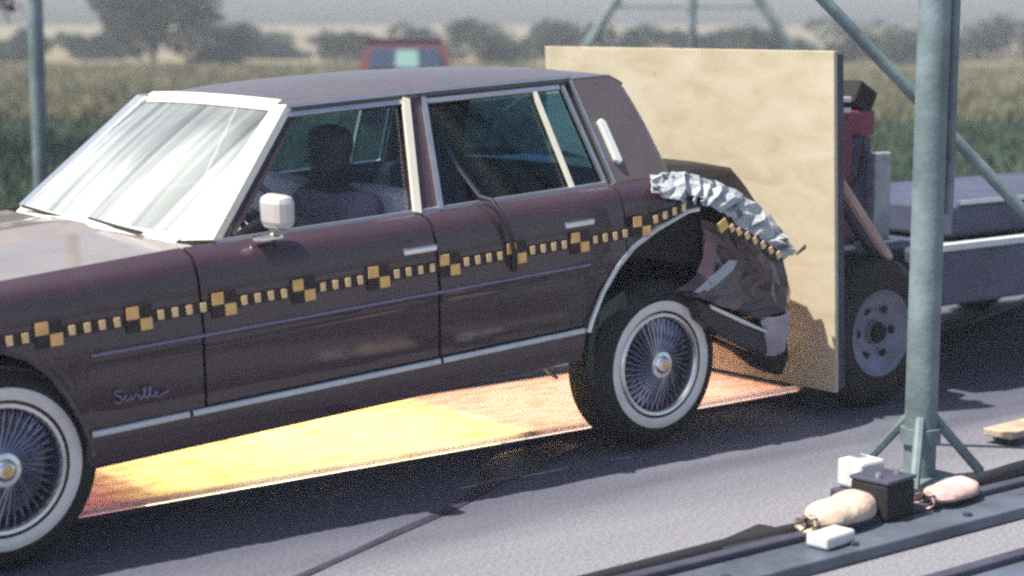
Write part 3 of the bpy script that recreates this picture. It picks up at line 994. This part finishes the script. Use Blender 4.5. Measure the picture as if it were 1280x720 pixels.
def wheel(cx, cy, cz, s, parent, spin=0.0):
    rw = MB()
    Rt = .352
    prof = [(.205, -.005), (.222, .012), (.245, .018), (.268, .018), (.295, .010), (.325, -.006), (.342, -.026), (.352, -.05), (.352, -.15), (.342, -.175), (.30, -.20), (.24, -.20), (.205, -.19)]
    rw.lathe_y([(r, s * y) for r, y in prof], (cx, cy, cz), 64)
    ty = rw.build('tyre', M_RUBBER, parent, smooth=True)
    ww = MB().lathe_y([(r, s * y) for r, y in ((.226, .016), (.232, .0215), (.245, .0235), (.258, .0235), (.267, .0205), (.267, .012))], (cx, cy, cz), 64)
    ww.build('whitewall', M_WW, ty, smooth=True)
    rim = MB().lathe_y([(r, s * y) for r, y in ((.0, -.055), (.10, -.06), (.17, -.05), (.185, -.02), (.20, .008), (.214, .014), (.221, .006), (.222, -.01))], (cx, cy, cz), 48)
    rm = rim.build('rim', M_RIM, parent, smooth=True)
    ring = MB().lathe_y([(r, s * y) for r, y in ((.196, .006), (.202, .017), (.213, .019), (.221, .010))], (cx, cy, cz), 48)
    ring.build('trim_ring', M_CHROME, rm, smooth=True)
    sp = MB()
    for k in range(40):
        a = 2 * math.pi * k / 40 + spin
        for d, yi, yo in ((.42, .022, -.006), (-.42, .002, -.018)):
            p1 = (cx + .052 * math.cos(a), cy + s * yi, cz + .052 * math.sin(a))
            p2 = (cx + .195 * math.cos(a + d), cy + s * yo, cz + .195 * math.sin(a + d))
            sp.tube([p1, p2], .0034, 4, cap=False)
    so_ = sp.build('wire_spokes', M_SPOKE, rm)
    so_['kind'] = 'stuff'
    hub = MB().lathe_y([(r, s * y) for r, y in ((.0, .048), (.022, .046), (.034, .036), (.038, .028), (.055, .024), (.058, .0))], (cx, cy, cz), 24)
    hub.build('hub_cap', M_CHROME, rm, smooth=True)
    MB().lathe_y([(r, s * y) for r, y in ((.0, .051), (.012, .050), (.02, .047))], (cx, cy, cz), 16).build('hub_emblem', M_GOLD, rm)
    return ty


wheel(.0421, .845, .365, 1, car, .05)
wheel(2.904, .845, .350, 1, car, .0)
wheel(.0421, -.845, .365, -1, car)
wheel(2.904, -.845, .350, -1, car)

# ---------------------------------------------------------------- driver dummy
def skinned(name, chains, mt, parent, smooth_levels=1):
    vs, es, rad = [], [], []
    idx = {}
    for ch in chains:
        prev = None
        for (key, p, r) in ch:
            if key not in idx:
                idx[key] = len(vs); vs.append(B(p)); rad.append(r)
            if prev is not None:
                es.append((prev, idx[key]))
            prev = idx[key]
    me = bpy.data.meshes.new(name)
    me.from_pydata(vs, es, [])
    o = bpy.data.objects.new(name, me)
    COL.objects.link(o)
    sm = o.modifiers.new('skin', 'SKIN'); sm.use_smooth_shade = True
    if not me.skin_vertices:
        me.skin_vertices.new()
    for i, r in enumerate(rad):
        r = r if isinstance(r, tuple) else (r, r)
        me.skin_vertices[0].data[i].radius = r
    me.skin_vertices[0].data[0].use_root = True
    sb = o.modifiers.new('sub', 'SUBSURF'); sb.levels = smooth_levels; sb.render_levels = smooth_levels
    me.materials.append(mt)
    if parent is not None:
        setpar(o, parent)
    return o


dm = thing('crash_test_dummy', 'seated crash test dummy with dark head and mauve shirt in the driver seat', 'dummy', B((1.15, .37, .60)))
body = [
    [('p', (1.17, .37, .64), .14), ('s', (1.21, .37, .76), .125), ('c', (1.27, .37, .90), .145), ('n', (1.285, .37, 1.005), .06), ('h0', (1.29, .37, 1.075), (.07, .07)), ('h1', (1.295, .37, 1.13), (.108, .092)), ('h2', (1.285, .37, 1.19), (.118, .098)), ('h3', (1.28, .37, 1.245), (.07, .065))],
    [('c', 0, 0), ('ls', (1.28, .55, .935), .065), ('le', (1.36, .62, .76), .05), ('lw', (1.56, .52, .90), .034), ('lh', (1.60, .51, .93), .036)],
    [('c', 0, 0), ('rs', (1.28, .19, .935), .065), ('re', (1.38, .12, .76), .05), ('rw', (1.56, .22, .90), .034), ('rh', (1.60, .23, .93), .036)],
    [('p', 0, 0), ('lt', (1.22, .47, .62), .10), ('lk', (1.62, .49, .66), .07), ('lf', (1.80, .48, .40), .05), ('lto', (1.92, .48, .38), .045)],
    [('p', 0, 0), ('rt', (1.22, .27, .62), .10), ('rk', (1.62, .25, .66), .07), ('rf', (1.80, .26, .40), .05), ('rto', (1.92, .26, .38), .045)],
]
bo = skinned('body', body, M_SKIN, dm)
shirt = [
    [('p', (1.17, .37, .66), .155), ('s', (1.21, .37, .77), .14), ('c', (1.27, .37, .90), .16), ('k', (1.283, .37, .965), .08)],
    [('c', 0, 0), ('ls', (1.28, .555, .935), .08), ('le', (1.36, .625, .77), .065), ('lw', (1.50, .56, .86), .05)],
    [('c', 0, 0), ('rs', (1.28, .185, .935), .08), ('re', (1.38, .115, .77), .065), ('rw', (1.50, .185, .86), .05)],
]
skinned('shirt', shirt, M_SHIRT, dm)
# face: nose and brow so that the head reads as a head
MB().add([B((1.375, .37, 1.13)), B((1.405, .35, 1.105)), B((1.405, .39, 1.105)), B((1.375, .37, 1.095)), B((1.37, .345, 1.11)), B((1.37, .395, 1.11))],
         [(0, 1, 2), (1, 3, 2), (0, 4, 1), (4, 3, 1), (0, 2, 5), (2, 3, 5), (0, 5, 4), (4, 5, 3)]).build('nose', M_SKIN, dm)

# cable hanging out of the rear window
o = MB().tube([B(p) for p in ((.95, .60, 1.22), (.93, .70, 1.06), (.90, .80, .945), (.895, .87, .935), (.885, .915, .88), (.86, .93, .80), (.845, .93, .72), (.84, .92, .66))], .010, 8).build('instrument_cable', M_CABLE, smooth=True)
tag(o, 'black cable hanging out over the sill of the rear side window', 'cable')

# ================================================================== moving barrier
cart = thing('moving_barrier', 'grey blue wheeled barrier cart carrying the upright plywood impact board against the crushed rear', 'barrier cart', (-2.5, 0, 0))
YB0, YB1 = -1.06, .92
XT, XBm = -.905, -.975
def bx(z):
    return XBm + (XT - XBm) * (z - .127) / (1.651 - .127)
mb = MB()
mb.prism([(bx(.127), YB0, .127), (bx(.127), YB1, .127), (bx(1.651), YB1, 1.651), (bx(1.651), YB0, 1.651)], (-.022, 0, 0))
mb.build('impact_board', M_PLY, cart, bevel=.003)
mb = MB()
mb.prism([(bx(.14) - .024, YB0 + .01, .14), (bx(.14) - .024, YB1 - .004, .14), (bx(1.64) - .024, YB1 - .004, 1.64), (bx(1.64) - .024, YB0 + .01, 1.64)], (-.045, 0, 0))
mb.build('backing_plate', M_DARKST, cart, bevel=.004)
for y in (YB0 + .1, -.3, .3, YB1 - .12):
    mb = MB(); mb.box((-1.03, y, .88), (.06, .06, 1.45), Matrix.Rotation(.045, 3, 'Y')); mb.build('face_upright', M_STEEL, cart, bevel=.006)
for y in (.80, -.85):
    mb = MB(); mb.tube([(-1.035, y, 1.13), (-1.45, y, .69)], .026, 8); mb.build('face_brace_and_lit_edge', M_PINK, cart)  # lit edge of the dark brace, added as a pink tube
    mb = MB(); mb.tube([(-1.02, y * .95, 1.12), (-1.43, y * .95, .68)], .03, 8); mb.build('face_brace_and_lit_edge', M_DARKST, cart)
mb = MB(); mb.box((-3.25, 0, .565), (3.0, 1.70, .27)); mb.build('chassis', M_STEEL, cart, bevel=.02)
mb = MB(); mb.box((-1.4, 0, .50), (.75, .95, .2)); mb.build('front_frame', M_DARKST, cart, bevel=.01)
for s in (1, -1):
    mb = MB(); mb.box((-3.25, s * .835, .715), (2.95, .05, .035)); mb.build('side_rail', M_WHITE, cart, bevel=.004)
mb = MB(); mb.box((-3.3, .1, .80), (2.4, 1.1, .16)); mb.build('deck_weight', M_STEEL, cart, bevel=.02)
mb = MB(); mb.box((-3.1, .64, .893), (1.9, .03, .02)); mb.build('deck_edge', M_TRIM, cart)
mb = MB(); mb.box((-1.42, .62, .72), (.55, .10, .05)); mb.build('wheel_guard', M_STEEL, cart, bevel=.008)
mb = MB(); mb.box((-1.25, .66, .735), (.2, .05, .018)); mb.build('step_plate', M_WHITE, cart)
for x, y, s in ((-1.355, .86, 1), (-1.355, -.90, -1), (-4.2, .86, 1), (-4.2, -.90, -1)):
    tw = MB().lathe_y([(r, s * yy) for r, yy in ((.20, -.01), (.24, .0), (.29, -.004), (.33, -.02), (.35, -.05), (.35, -.17), (.33, -.195), (.2, -.2))], (x, y, .352), 48).build('tyre', M_RUBBER, cart, smooth=True)
    rr = MB().lathe_y([(r, s * yy) for r, yy in ((.0, -.03), (.055, -.03), (.06, -.055), (.10, -.06), (.14, -.035), (.17, -.03), (.19, -.012), (.203, -.004), (.204, -.03))], (x, y, .352), 36).build('rim', mat('cart_rim', (.2, .21, .27), rough=.5, metal=.3, var=.25) if 'cart_rim' not in bpy.data.materials else bpy.data.materials['cart_rim'], cart, smooth=True)
    hb = MB().lathe_y([(r, s * yy) for r, yy in ((.0, -.008), (.04, -.01), (.052, -.03))], (x, y, .352), 20).build('hub', M_BLACK, rr, smooth=True)
    for k in range(6):
        a = k * math.pi / 3
        MB().box((x + .122 * math.cos(a), y + s * -.044, .352 + .122 * math.sin(a)), (.034, .01, .034), Matrix.Rotation(-a, 3, 'Y')).build('rim_hole', M_BLACK, rr)
for x in (-1.355, -4.2):
    MB().tube([(x, -.8, .352), (x, .76, .352)], .04, 10).build('axle', M_BLACK, cart)
# instrument stack on the cart's nose
rack = thing('instrument_rack', 'maroon instrument rack with pale bars standing behind the plywood board', 'equipment rack', (-1.4, .35, .60))
MB().box((-1.42, .35, .985), (.42, .36, .5)).build('lower_case', mat('slate_case', (.06, .055, .11), rough=.6, var=.3), rack, bevel=.015)
MB().box((-1.42, .535, 1.02), (.10, .02, .60)).build('red_upright', M_RED, rack, bevel=.004)
MB().box((-1.44, .35, 1.30), (.44, .34, .12)).build('upper_case', M_RED, rack, bevel=.012)
for z in (1.365, 1.415):
    MB().box((-1.30, .52, z), (.34, .03, .024)).build('pale_bar', M_WHITE, rack, bevel=.004)
MB().box((-1.30, .36, 1.39), (.30, .24, .06)).build('bar_mount', M_DARKST, rack, bevel=.006)
MB().box((-1.60, .44, 1.42), (.14, .14, .12), Matrix.Rotation(-.5, 3, 'Y')).build('camera_body', M_BLACK, rack, bevel=.01)
MB().tube([(-1.33, .55, .76), (-1.36, .56, .95), (-1.5, .57, 1.05), (-1.55, .56, 1.25)], .012, 6).build('hose', M_CABLE, rack)
MB().box((-1.66, .5, .93), (.12, .16, .46)).build('side_box', mat('grey_green_case', (.28, .31, .33), rough=.6, var=.35, scale=5), rack, bevel=.01)

# dark streaks laid as tubes on the ground under and beside the cart
for k, (pts, lb) in enumerate((
        ([(-2.6, -.0, .03), (-3.1, -.25, .03), (-3.6, -.35, .03), (-4.4, -.6, .03), (-5.6, -1.0, .03)], 'long black tube lying on the ground beside the barrier cart'),
        ([(-2.55, 1.05, .025), (-2.9, 1.0, .025), (-3.2, 1.12, .025), (-3.6, 1.0, .025), (-4.3, 1.1, .025)], 'looped black tube on the ground in front of the cart side'))):
    o = MB().tube(pts, .028, 8).build('black_tube', M_CABLE, smooth=True)
    tag(o, lb, 'hose', 'hoses on the ground')

# ================================================================== posts
def steel_post(x, y, h, label, brace=None):
    t = thing('steel_post', label, 'post', (x, y, 0), 'tall steel posts')
    MB().tube([(x, y, .02), (x, y, h)], .062, 20).build('pole', M_POST, t, smooth=True)
    MB().tube([(x, y, .16), (x, y, .22)], .078, 20).build('collar', M_POST, t, smooth=True)
    MB().box((x, y, .015), (.26, .26, .03)).build('base_plate', M_POST, t, bevel=.006)
    for k in range(3):
        a = R(35 + 120 * k)
        MB().tube([(x + .05 * math.cos(a), y + .05 * math.sin(a), .26), (x + .26 * math.cos(a), y + .26 * math.sin(a), .03)], .02, 8).build('foot_strut', M_POST, t, smooth=True)
    MB().tube([(x - .066, y + .045, 1.05), (x - .066, y + .045, h - .1)], .018, 8).build('conduit', M_POST, t, smooth=True) if brace else None
    if brace:
        MB().tube(brace, .024, 10).build('diagonal_brace', M_POST, t, smooth=True)
    return t


def at(px, py, depth):
    """point at a given distance ahead of the first survey station (layout numbers only)"""
    d = cf + cr * ((px - 640) / 2297.7) + cu * (-(py - 360) / 2297.7)
    return CAMP + d * depth


PXP, PYP = -.385, 1.88
b0 = at(1030, 0, 7.12); b1 = at(1280, 265, 7.34)
dv = (b1 - b0)
tt = (0.02 - b0.z) / dv.z
steel_post(PXP, PYP, 4.2, 'tall grey teal steel post with a diagonal brace, standing beside the plywood board', [tuple(b0 - dv * .9), tuple(b0), tuple(b1), tuple(b0 + dv * tt)])
q = at(54, 300, 15.0)
steel_post(q.x, q.y, 4.6, 'slender grey steel post at the edge of the grass, behind the car hood')

# A-frame tower behind the board
tw = thing('frame_tower', 'grey steel A-frame tower with splayed legs standing on the grass behind the plywood board', 'tower', (-18.0, -17.5, 0))
dd = 33.0
apex = at(860, -150, dd)
for px0, px1 in ((770, 735), (950, 985)):
    a = at(px0, 0, dd); b = at(px1, 55, dd)
    d = b - a
    t0 = (0 - a.z) / d.z
    ft = a + d * t0; ft.z = 0
    tp = a - d * 2.2
    MB().tube([tuple(ft), tuple(tp)], .085, 8).build('tower_leg', M_POST, tw)
a = at(866, 0, dd)
MB().tube([(a.x, a.y, 0), (a.x, a.y, a.z + 2.2)], .07, 8).build('tower_mast', M_POST, tw)
a = at(765, 8, dd); b = at(955, 8, dd)
MB().tube([tuple(a), tuple(b)], .03, 6).build('cross_tie', M_POST, tw)

# ================================================================== rails and gear, right foreground
def rail(y0, y1, label):
    t = thing('guide_rail', label, 'rail', (0, (y0 + y1) / 2, 0), 'steel guide rails on the ground')
    MB().box((0, (y0 + y1) / 2, .022), (16, y1 - y0, .044)).build('base_flange', M_RAIL, t, bevel=.006)
    MB().box((0, y0 + .045, .056), (16, .05, .024)).build('edge_rib', M_DARKST, t, bevel=.006)
    for k in range(9):
        MB().tube([(-2.4 + k * .6, y1 - .05, .045), (-2.4 + k * .6, y1 - .05, .056)], .016, 8).build('bolt_head', M_DARKST, t)
    return t


rail(2.21, 2.46, 'long dark steel guide rail beneath the sandbags, with a black hose along it')
rail(2.80, 3.05, 'second steel guide rail at the very corner, nearest the viewer')
o = MB().tube([(-4, 2.10, .03), (-2.2, 2.09, .03), (-1.2, 2.06, .03), (-.75, 2.07, .034), (-.4, 2.12, .04), (-.05, 2.13, .035), (.35, 2.15, .03), (.9, 2.13, .03), (1.6, 2.15, .03), (4, 2.15, .03)], .03, 10).build('black_tube', M_CABLE, smooth=True)
tag(o, 'black hose running along the steel rail past the sandbags', 'hose', 'hoses on the ground')


def sandbag(x, y, z, L, Wd, H, ang, mt, label):
    rr = random.Random(int(x * 100) + 5)
    t = thing('sandbag', label, 'sandbag', (x, y, z), 'sandbags on the rail')
    rot = Matrix.Rotation(ang, 3, 'Z')
    put = lambda p: tuple(rot @ Vector(p) + Vector((x, y, z)))
    rows = []
    n = 20
    for i in range(17):
        u = -1 + 2 * i / 16
        k = max(.10, 1 - abs(u) ** 3.2) ** .55
        slump = 1 - .22 * math.sin(2.2 * u + 1.1) + rr.uniform(-.05, .05)
        row = []
        for j in range(n):
            a = 2 * math.pi * j / n
            cy_, cz_ = math.cos(a), math.sin(a)
            f = 1 + rr.uniform(-.035, .035) + .06 * math.sin(5 * a + 3 * u) * (abs(u) > .5)
            zz = cz_ * (.62 if cz_ < 0 else 1.0)
            row.append((u * L / 2 + rr.uniform(-.004, .004), Wd / 2 * (abs(cy_) ** .8) * math.copysign(1, cy_) * k * f, max(0.002, H * .40 + H * .60 * zz * k * f * slump)))
        rows.append(row)
    mb_ = MB().grid(rows, True)
    mb_.f.append(tuple(range(n))); mb_.f.append(tuple(range(16 * n, 17 * n)))
    mb_.build('bag', mt, t, xf=put, smooth=True, sub=1)
    tie = MB()
    e = L / 2
    for q in range(7):                                         # gathered, tied mouth
        a = q * .9
        tie.prism([(e - .02, .02 * math.cos(a), H * .4 + .015 * math.sin(a)), (e + .045, .045 * math.cos(a), H * .4 + .03 * math.sin(a)), (e + .04, .045 * math.cos(a + .7), H * .4 + .03 * math.sin(a + .7))], (0, .004, .003))
    tie.build('tied_mouth', mt, t, xf=put)
    MB().tube([(e + .004, .024 * math.cos(a), H * .4 + .022 * math.sin(a)) for a in frange(0, 6.4, 12)], .005, 6).build('tie_cord', M_CABLE, t, xf=put)
    return t


sandbag(.47, 2.235, .05, .34, .17, .115, .12, M_TAN, 'tan canvas sandbag lying on the rail beside the dark battery box')
sandbag(-.11, 2.25, .05, .28, .15, .075, .1, M_PINKCLOTH, 'flat pinkish sandbag lying on the rail under the steel post')
t = thing('battery_box', 'dark battery box sitting on the rail between the two sandbags', 'box', (.235, 2.22, .05))
MB().box((.235, 2.22, .115), (.17, .16, .13), Matrix.Rotation(.1, 3, 'Z')).build('case', M_BLACK, t, bevel=.012)
MB().box((.235, 2.22, .186), (.175, .165, .014), Matrix.Rotation(.1, 3, 'Z')).build('lid', M_DARKST, t, bevel=.004)
for dx in (-.05, .05):
    MB().tube([(.235 + dx, 2.24, .19), (.235 + dx, 2.24, .21)], .012, 8).build('terminal', M_TRIM, t)
t = thing('white_box', 'small white box on a dark stand, standing on the pad behind the tan sandbag', 'box', (.10, 2.02, 0))
MB().box((.12, 2.02, .045), (.20, .12, .09)).build('stand', M_DARKST, t, bevel=.008)
MB().box((.12, 2.02, .145), (.13, .12, .105)).build('case', M_WHITE, t, bevel=.012)
MB().box((.12, 2.0, .2005), (.05, .05, .006)).build('label_plate', M_TRIM, t)
MB().tube([(.12, 1.96, .12), (.10, 1.90, .03), (-.2, 1.88, .012), (-.45, 1.80, .012)], .008, 6).build('lead', M_CABLE, t, smooth=True)
for k, (x, y, ln, an, mt, lb) in enumerate(((.80, 2.13, .34, .25, M_BLACK, 'crumpled black rubber mat end lying behind the rail'), (.66, 2.36, .16, .1, M_WHITE, 'small white block on top of the rail, in front of the tan sandbag'))):
    nm = ('rubber_mat', 'white_block')[k]
    o = MB().box((0, 0, 0), (ln, .09 + .05 * (k == 0), .045), None)
    rot = Matrix.Rotation(an, 3, 'Z')
    o = o.build(nm, mt, None, xf=lambda p: tuple(rot @ Vector(p) + Vector((x, y, .0225 if k == 0 else .07))), bevel=.01)
    tag(o, lb, ('mat', 'block')[k])
t = thing('wooden_plank', 'short weathered wooden plank on the pad at the right, beyond the rail', 'plank', (-1.35, 1.72, 0))
MB().box((-1.42, 1.66, .05), (.55, .14, .03), Matrix.Rotation(.05, 3, 'Z')).build('board', M_WOOD, t, bevel=.004)
for x in (-1.25, -1.6):
    MB().box((x, 1.66, .018), (.05, .13, .034)).build('batten', M_DARKST, t)

# ================================================================== background
wag = thing('parked_wagon', 'maroon station wagon parked end-on on the grass beyond the sedan roof', 'car', tuple(at(507, 147, 30.0).to_2d()) + (0,))
wc = Vector(wag.location)
fd = Vector((CAMP.x - wc.x, CAMP.y - wc.y, 0)).normalized()
sd = Vector((-fd.y, fd.x, 0))
def WG(p):
    q_ = wc + fd * p[0] + sd * p[1]
    return (q_.x, q_.y, p[2])
HW = [(.25, .78), (.45, .84), (.80, .85), (.98, .80)]
rows = []
for x, k in ((-.02, .97), (0, 1), (-1, 1), (-2.2, 1), (-4.3, 1), (-4.5, .95)):
    rows.append([(x, s * y * k, z) for s, seq in ((1, HW), (-1, HW[::-1])) for y, z in ((b, a) for a, b in seq)])
MB().grid(rows, True).add([r for r in rows[0]], [tuple(range(8))]).add([r for r in rows[-1]], [tuple(range(8))]).build('body', M_WAGON, wag, xf=WG, bevel=.03)
cab = [(.95, .78), (1.40, .66), (1.52, .58)]
rows = []
for x, dz in ((-.08, 0), (-.28, 0), (-2.2, 0), (-2.9, -.0)):
    sl_ = .12 if x == -.08 else 0
    rows.append([(x - (z - .95) * (.45 if x in (-.08,) else 0), s * y, z) for s, seq in ((1, cab), (-1, cab[::-1])) for z, y in seq])
MB().grid(rows, True).add(rows[0], [tuple(range(6))]).add(rows[-1], [tuple(range(6))]).build('cabin', M_WAGON, wag, xf=WG, bevel=.03)
MB().prism([(-.065, -.60, 1.03), (-.065, .60, 1.03), (-.205, .54, 1.36), (-.205, -.54, 1.36)], (.02, 0, .01)).build('rear_window', mat('wagon_glass', (.05, .07, .12), rough=.12, spec=.7), wag, xf=WG)
MB().prism([(-.07, -.17, 1.05), (-.07, .22, 1.05), (-.195, .2, 1.33), (-.195, -.15, 1.33)], (.025, 0, .012)).build('window_sticker', mat('pale_green', (.2, .34, .32), rough=.5), wag, xf=WG)
for s in (1, -1):
    MB().prism([(-.5, s * .735, 1.03), (-2.6, s * .735, 1.03), (-2.4, s * .665, 1.36), (-.55, s * .665, 1.36)], (0, s * .012, 0)).build('side_window', bpy.data.materials['wagon_glass'], wag, xf=WG)
    MB().box((.0, s * .70, .72), (.05, .16, .18)).build('tail_lamp', M_LENS, wag, xf=WG, bevel=.01)
    for x in (-.9, -3.6):
        r_ = [(.2, 0), (.31, -.02), (.33, -.05), (.33, -.17), (.2, -.18)]
        MB().lathe_y([(a, s * b) for a, b in r_], (x, s * .80, .33), 24).build('wheel', M_RUBBER, wag, xf=WG, smooth=True)
MB().box((.06, 0, .48), (.12, 1.66, .12)).build('bumper', M_CHROME, wag, xf=WG, bevel=.02)


def leaf_cloud(mb_, c, rad, n, size, rr):
    for _ in range(n):
        while True:
            p = Vector((rr.uniform(-1, 1), rr.uniform(-1, 1), rr.uniform(-1, 1)))
            if .25 < p.length < 1:
                break
        q_ = Vector(c) + Vector((p.x * rad[0], p.y * rad[1], p.z * rad[2]))
        a = Vector((rr.gauss(0, 1), rr.gauss(0, 1), rr.gauss(0, 1))).normalized()
        b = a.orthogonal().normalized()
        s = size * rr.uniform(.6, 1.4)
        mb_.add([q_ - a * s, q_ + b * s * .55, q_ + a * s, q_ - b * s * .55], [(0, 1, 2, 3)])


def raw_build(mb_, name, mt, parent):
    me = bpy.data.meshes.new(name)
    me.from_pydata([tuple(p) for p in mb_.v], [], mb_.f)
    me.materials.append(mt)
    o = bpy.data.objects.new(name, me)
    COL.objects.link(o)
    setpar(o, parent)
    return o


def tree(name, px, depth, h, w, label, mt=None, seed=0, clumps=7, cat='tree', group='trees along the far edge of the field', low=.0, n=240, size=.16):
    rr = random.Random(seed)
    q_ = at(px, 0, depth)
    t = thing(name, label, cat, (q_.x, q_.y, 0), group)
    tk = MB()
    tk.tube([(q_.x, q_.y, 0), (q_.x + .05 * h * rr.uniform(-1, 1) * .3, q_.y, h * .45), (q_.x, q_.y, h * .75)], .035 * h ** .8, 8, r2=.012 * h)
    for k in range(5):
        a = rr.uniform(0, 6.28)
        zz = h * rr.uniform(.3, .6)
        tk.tube([(q_.x, q_.y, zz), (q_.x + w * .35 * math.cos(a), q_.y + w * .35 * math.sin(a), zz + h * .2)], .012 * h ** .8, 6, r2=.004 * h)
    tk.build('trunk', M_BARK, t, smooth=True)
    cr_ = MB()
    for k in range(clumps):
        a = rr.uniform(0, 6.28)
        d = rr.uniform(.1, 1) ** .5 * w * .33
        zc = h * (low + (1 - low) * rr.uniform(.3, .82))
        rd = w * rr.uniform(.18, .3)
        leaf_cloud(cr_, (q_.x + d * math.cos(a), q_.y + d * math.sin(a), zc), (rd, rd, min(rd * .8, h * .28)), n, size, rr)
    raw_build(cr_, 'crown', mt or M_LEAF, t)
    return t


tree('broad_tree', 190, 78, 4.6, 6.0, 'tall broad tree at the far edge of the field, above the car hood', seed=1, clumps=11, n=420, size=.22)
tree('dark_tree', -95, 24, 5.2, 3.6, 'dark brown leaved tree, its crown just entering at the top left corner', mt=M_LEAFD, seed=2, clumps=12, low=.25, n=420, size=.13, group=None)
specs = [(20, 84, 2.3, 3.6, 'low pale bush at the far left edge of the field'), (110, 90, 1.9, 3.4, 'low bush left of the broad tree on the far field edge'),
         (275, 80, 2.2, 4.0, 'low bush just right of the broad tree'), (345, 92, 2.0, 4.4, 'wide low bush between the broad tree and the wagon'), (430, 86, 2.2, 4.2, 'bush just left of the maroon wagon'),
         (520, 95, 2.4, 4.8, 'bush straight behind the maroon wagon'), (610, 82, 2.5, 4.4, 'bush right of the maroon wagon on the field edge'), (690, 88, 2.2, 4.2, 'bush at the left corner of the plywood board, far off'),
         (780, 84, 2.4, 4.6, 'bush behind the left leg of the frame tower'), (880, 92, 2.2, 4.8, 'bush behind the mast of the frame tower'), (970, 80, 2.3, 4.2, 'bush behind the right leg of the frame tower'),
         (1070, 86, 2.6, 4.6, 'bush beyond the right edge of the board'), (1160, 82, 2.4, 4.4, 'bush far behind the braced steel post'), (1240, 90, 2.8, 4.8, 'tallest bush at the far right of the field'), (1330, 84, 2.5, 4.2, 'bush at the far right end of the hedge line')]
for k, (px, dp, h, w, lb) in enumerate(specs):
    tree('field_bush', px, dp, h * (.72 + .06 * (k % 4)), w, lb, seed=20 + k, clumps=8, cat='bush', group='bushes along the far edge of the field', low=-.35, n=190, size=.17)

# grass blades on the field, nearer part green and farther part straw
def grass(name, n, d0, d1, mt, hgt, seed):
    rr = random.Random(seed)
    vs, fs = [], []
    hf = Vector((cf.x, cf.y, 0)).normalized()
    hr = Vector((cr.x, cr.y, 0)).normalized()
    for i in range(n):
        d = d0 + (d1 - d0) * rr.random() ** 1.4
        lat = rr.uniform(-.36, .36) * d
        p = Vector((CAMP.x, CAMP.y, 0)) + hf * d + hr * lat
        if p.y > -5.4:
            continue
        h = hgt * rr.uniform(.5, 1.5)
        w = h * .16
        a = rr.uniform(0, 6.28)
        dx, dy = math.cos(a) * w, math.sin(a) * w
        lx, ly = rr.gauss(0, .35) * h, rr.gauss(0, .35) * h
        k = len(vs)
        vs += [(p.x - dx, p.y - dy, -.012), (p.x + dx, p.y + dy, -.012), (p.x + lx, p.y + ly, h)]
        fs.append((k, k + 1, k + 2))
    me = bpy.data.meshes.new(name)
    me.from_pydata(vs, [], fs)
    me.materials.append(mt)
    o = bpy.data.objects.new(name, me)
    COL.objects.link(o)
    o['kind'] = 'stuff'
    return o


o = grass('grass', 90000, 10, 48, M_GRASS, .16, 3)
o['label'] = 'rough green grass of the near field'; o['category'] = 'grass'
o = grass('dry_grass', 60000, 32, 75, M_STRAW, .24, 4)
o['label'] = 'straw coloured dry grass of the far field'; o['category'] = 'grass'

# pale summer haze over the field
mb = MB()
mb.box((-40, -60, 4.6), (200, 190, 12.0))
HZ = bpy.data.materials.new('haze_air')
HZ.use_nodes = True
hn = HZ.node_tree.nodes
hn.remove(hn['Principled BSDF'])
pv = hn.new('ShaderNodeVolumePrincipled')
pv.inputs['Color'].default_value = (0.86, 0.9, 1.0, 1)
pv.inputs['Density'].default_value = 0.0022
pv.inputs['Anisotropy'].default_value = 0.0
HZ.node_tree.links.new(pv.outputs[0], hn['Material Output'].inputs['Volume'])
o = mb.build('haze', HZ)
o['kind'] = 'stuff'
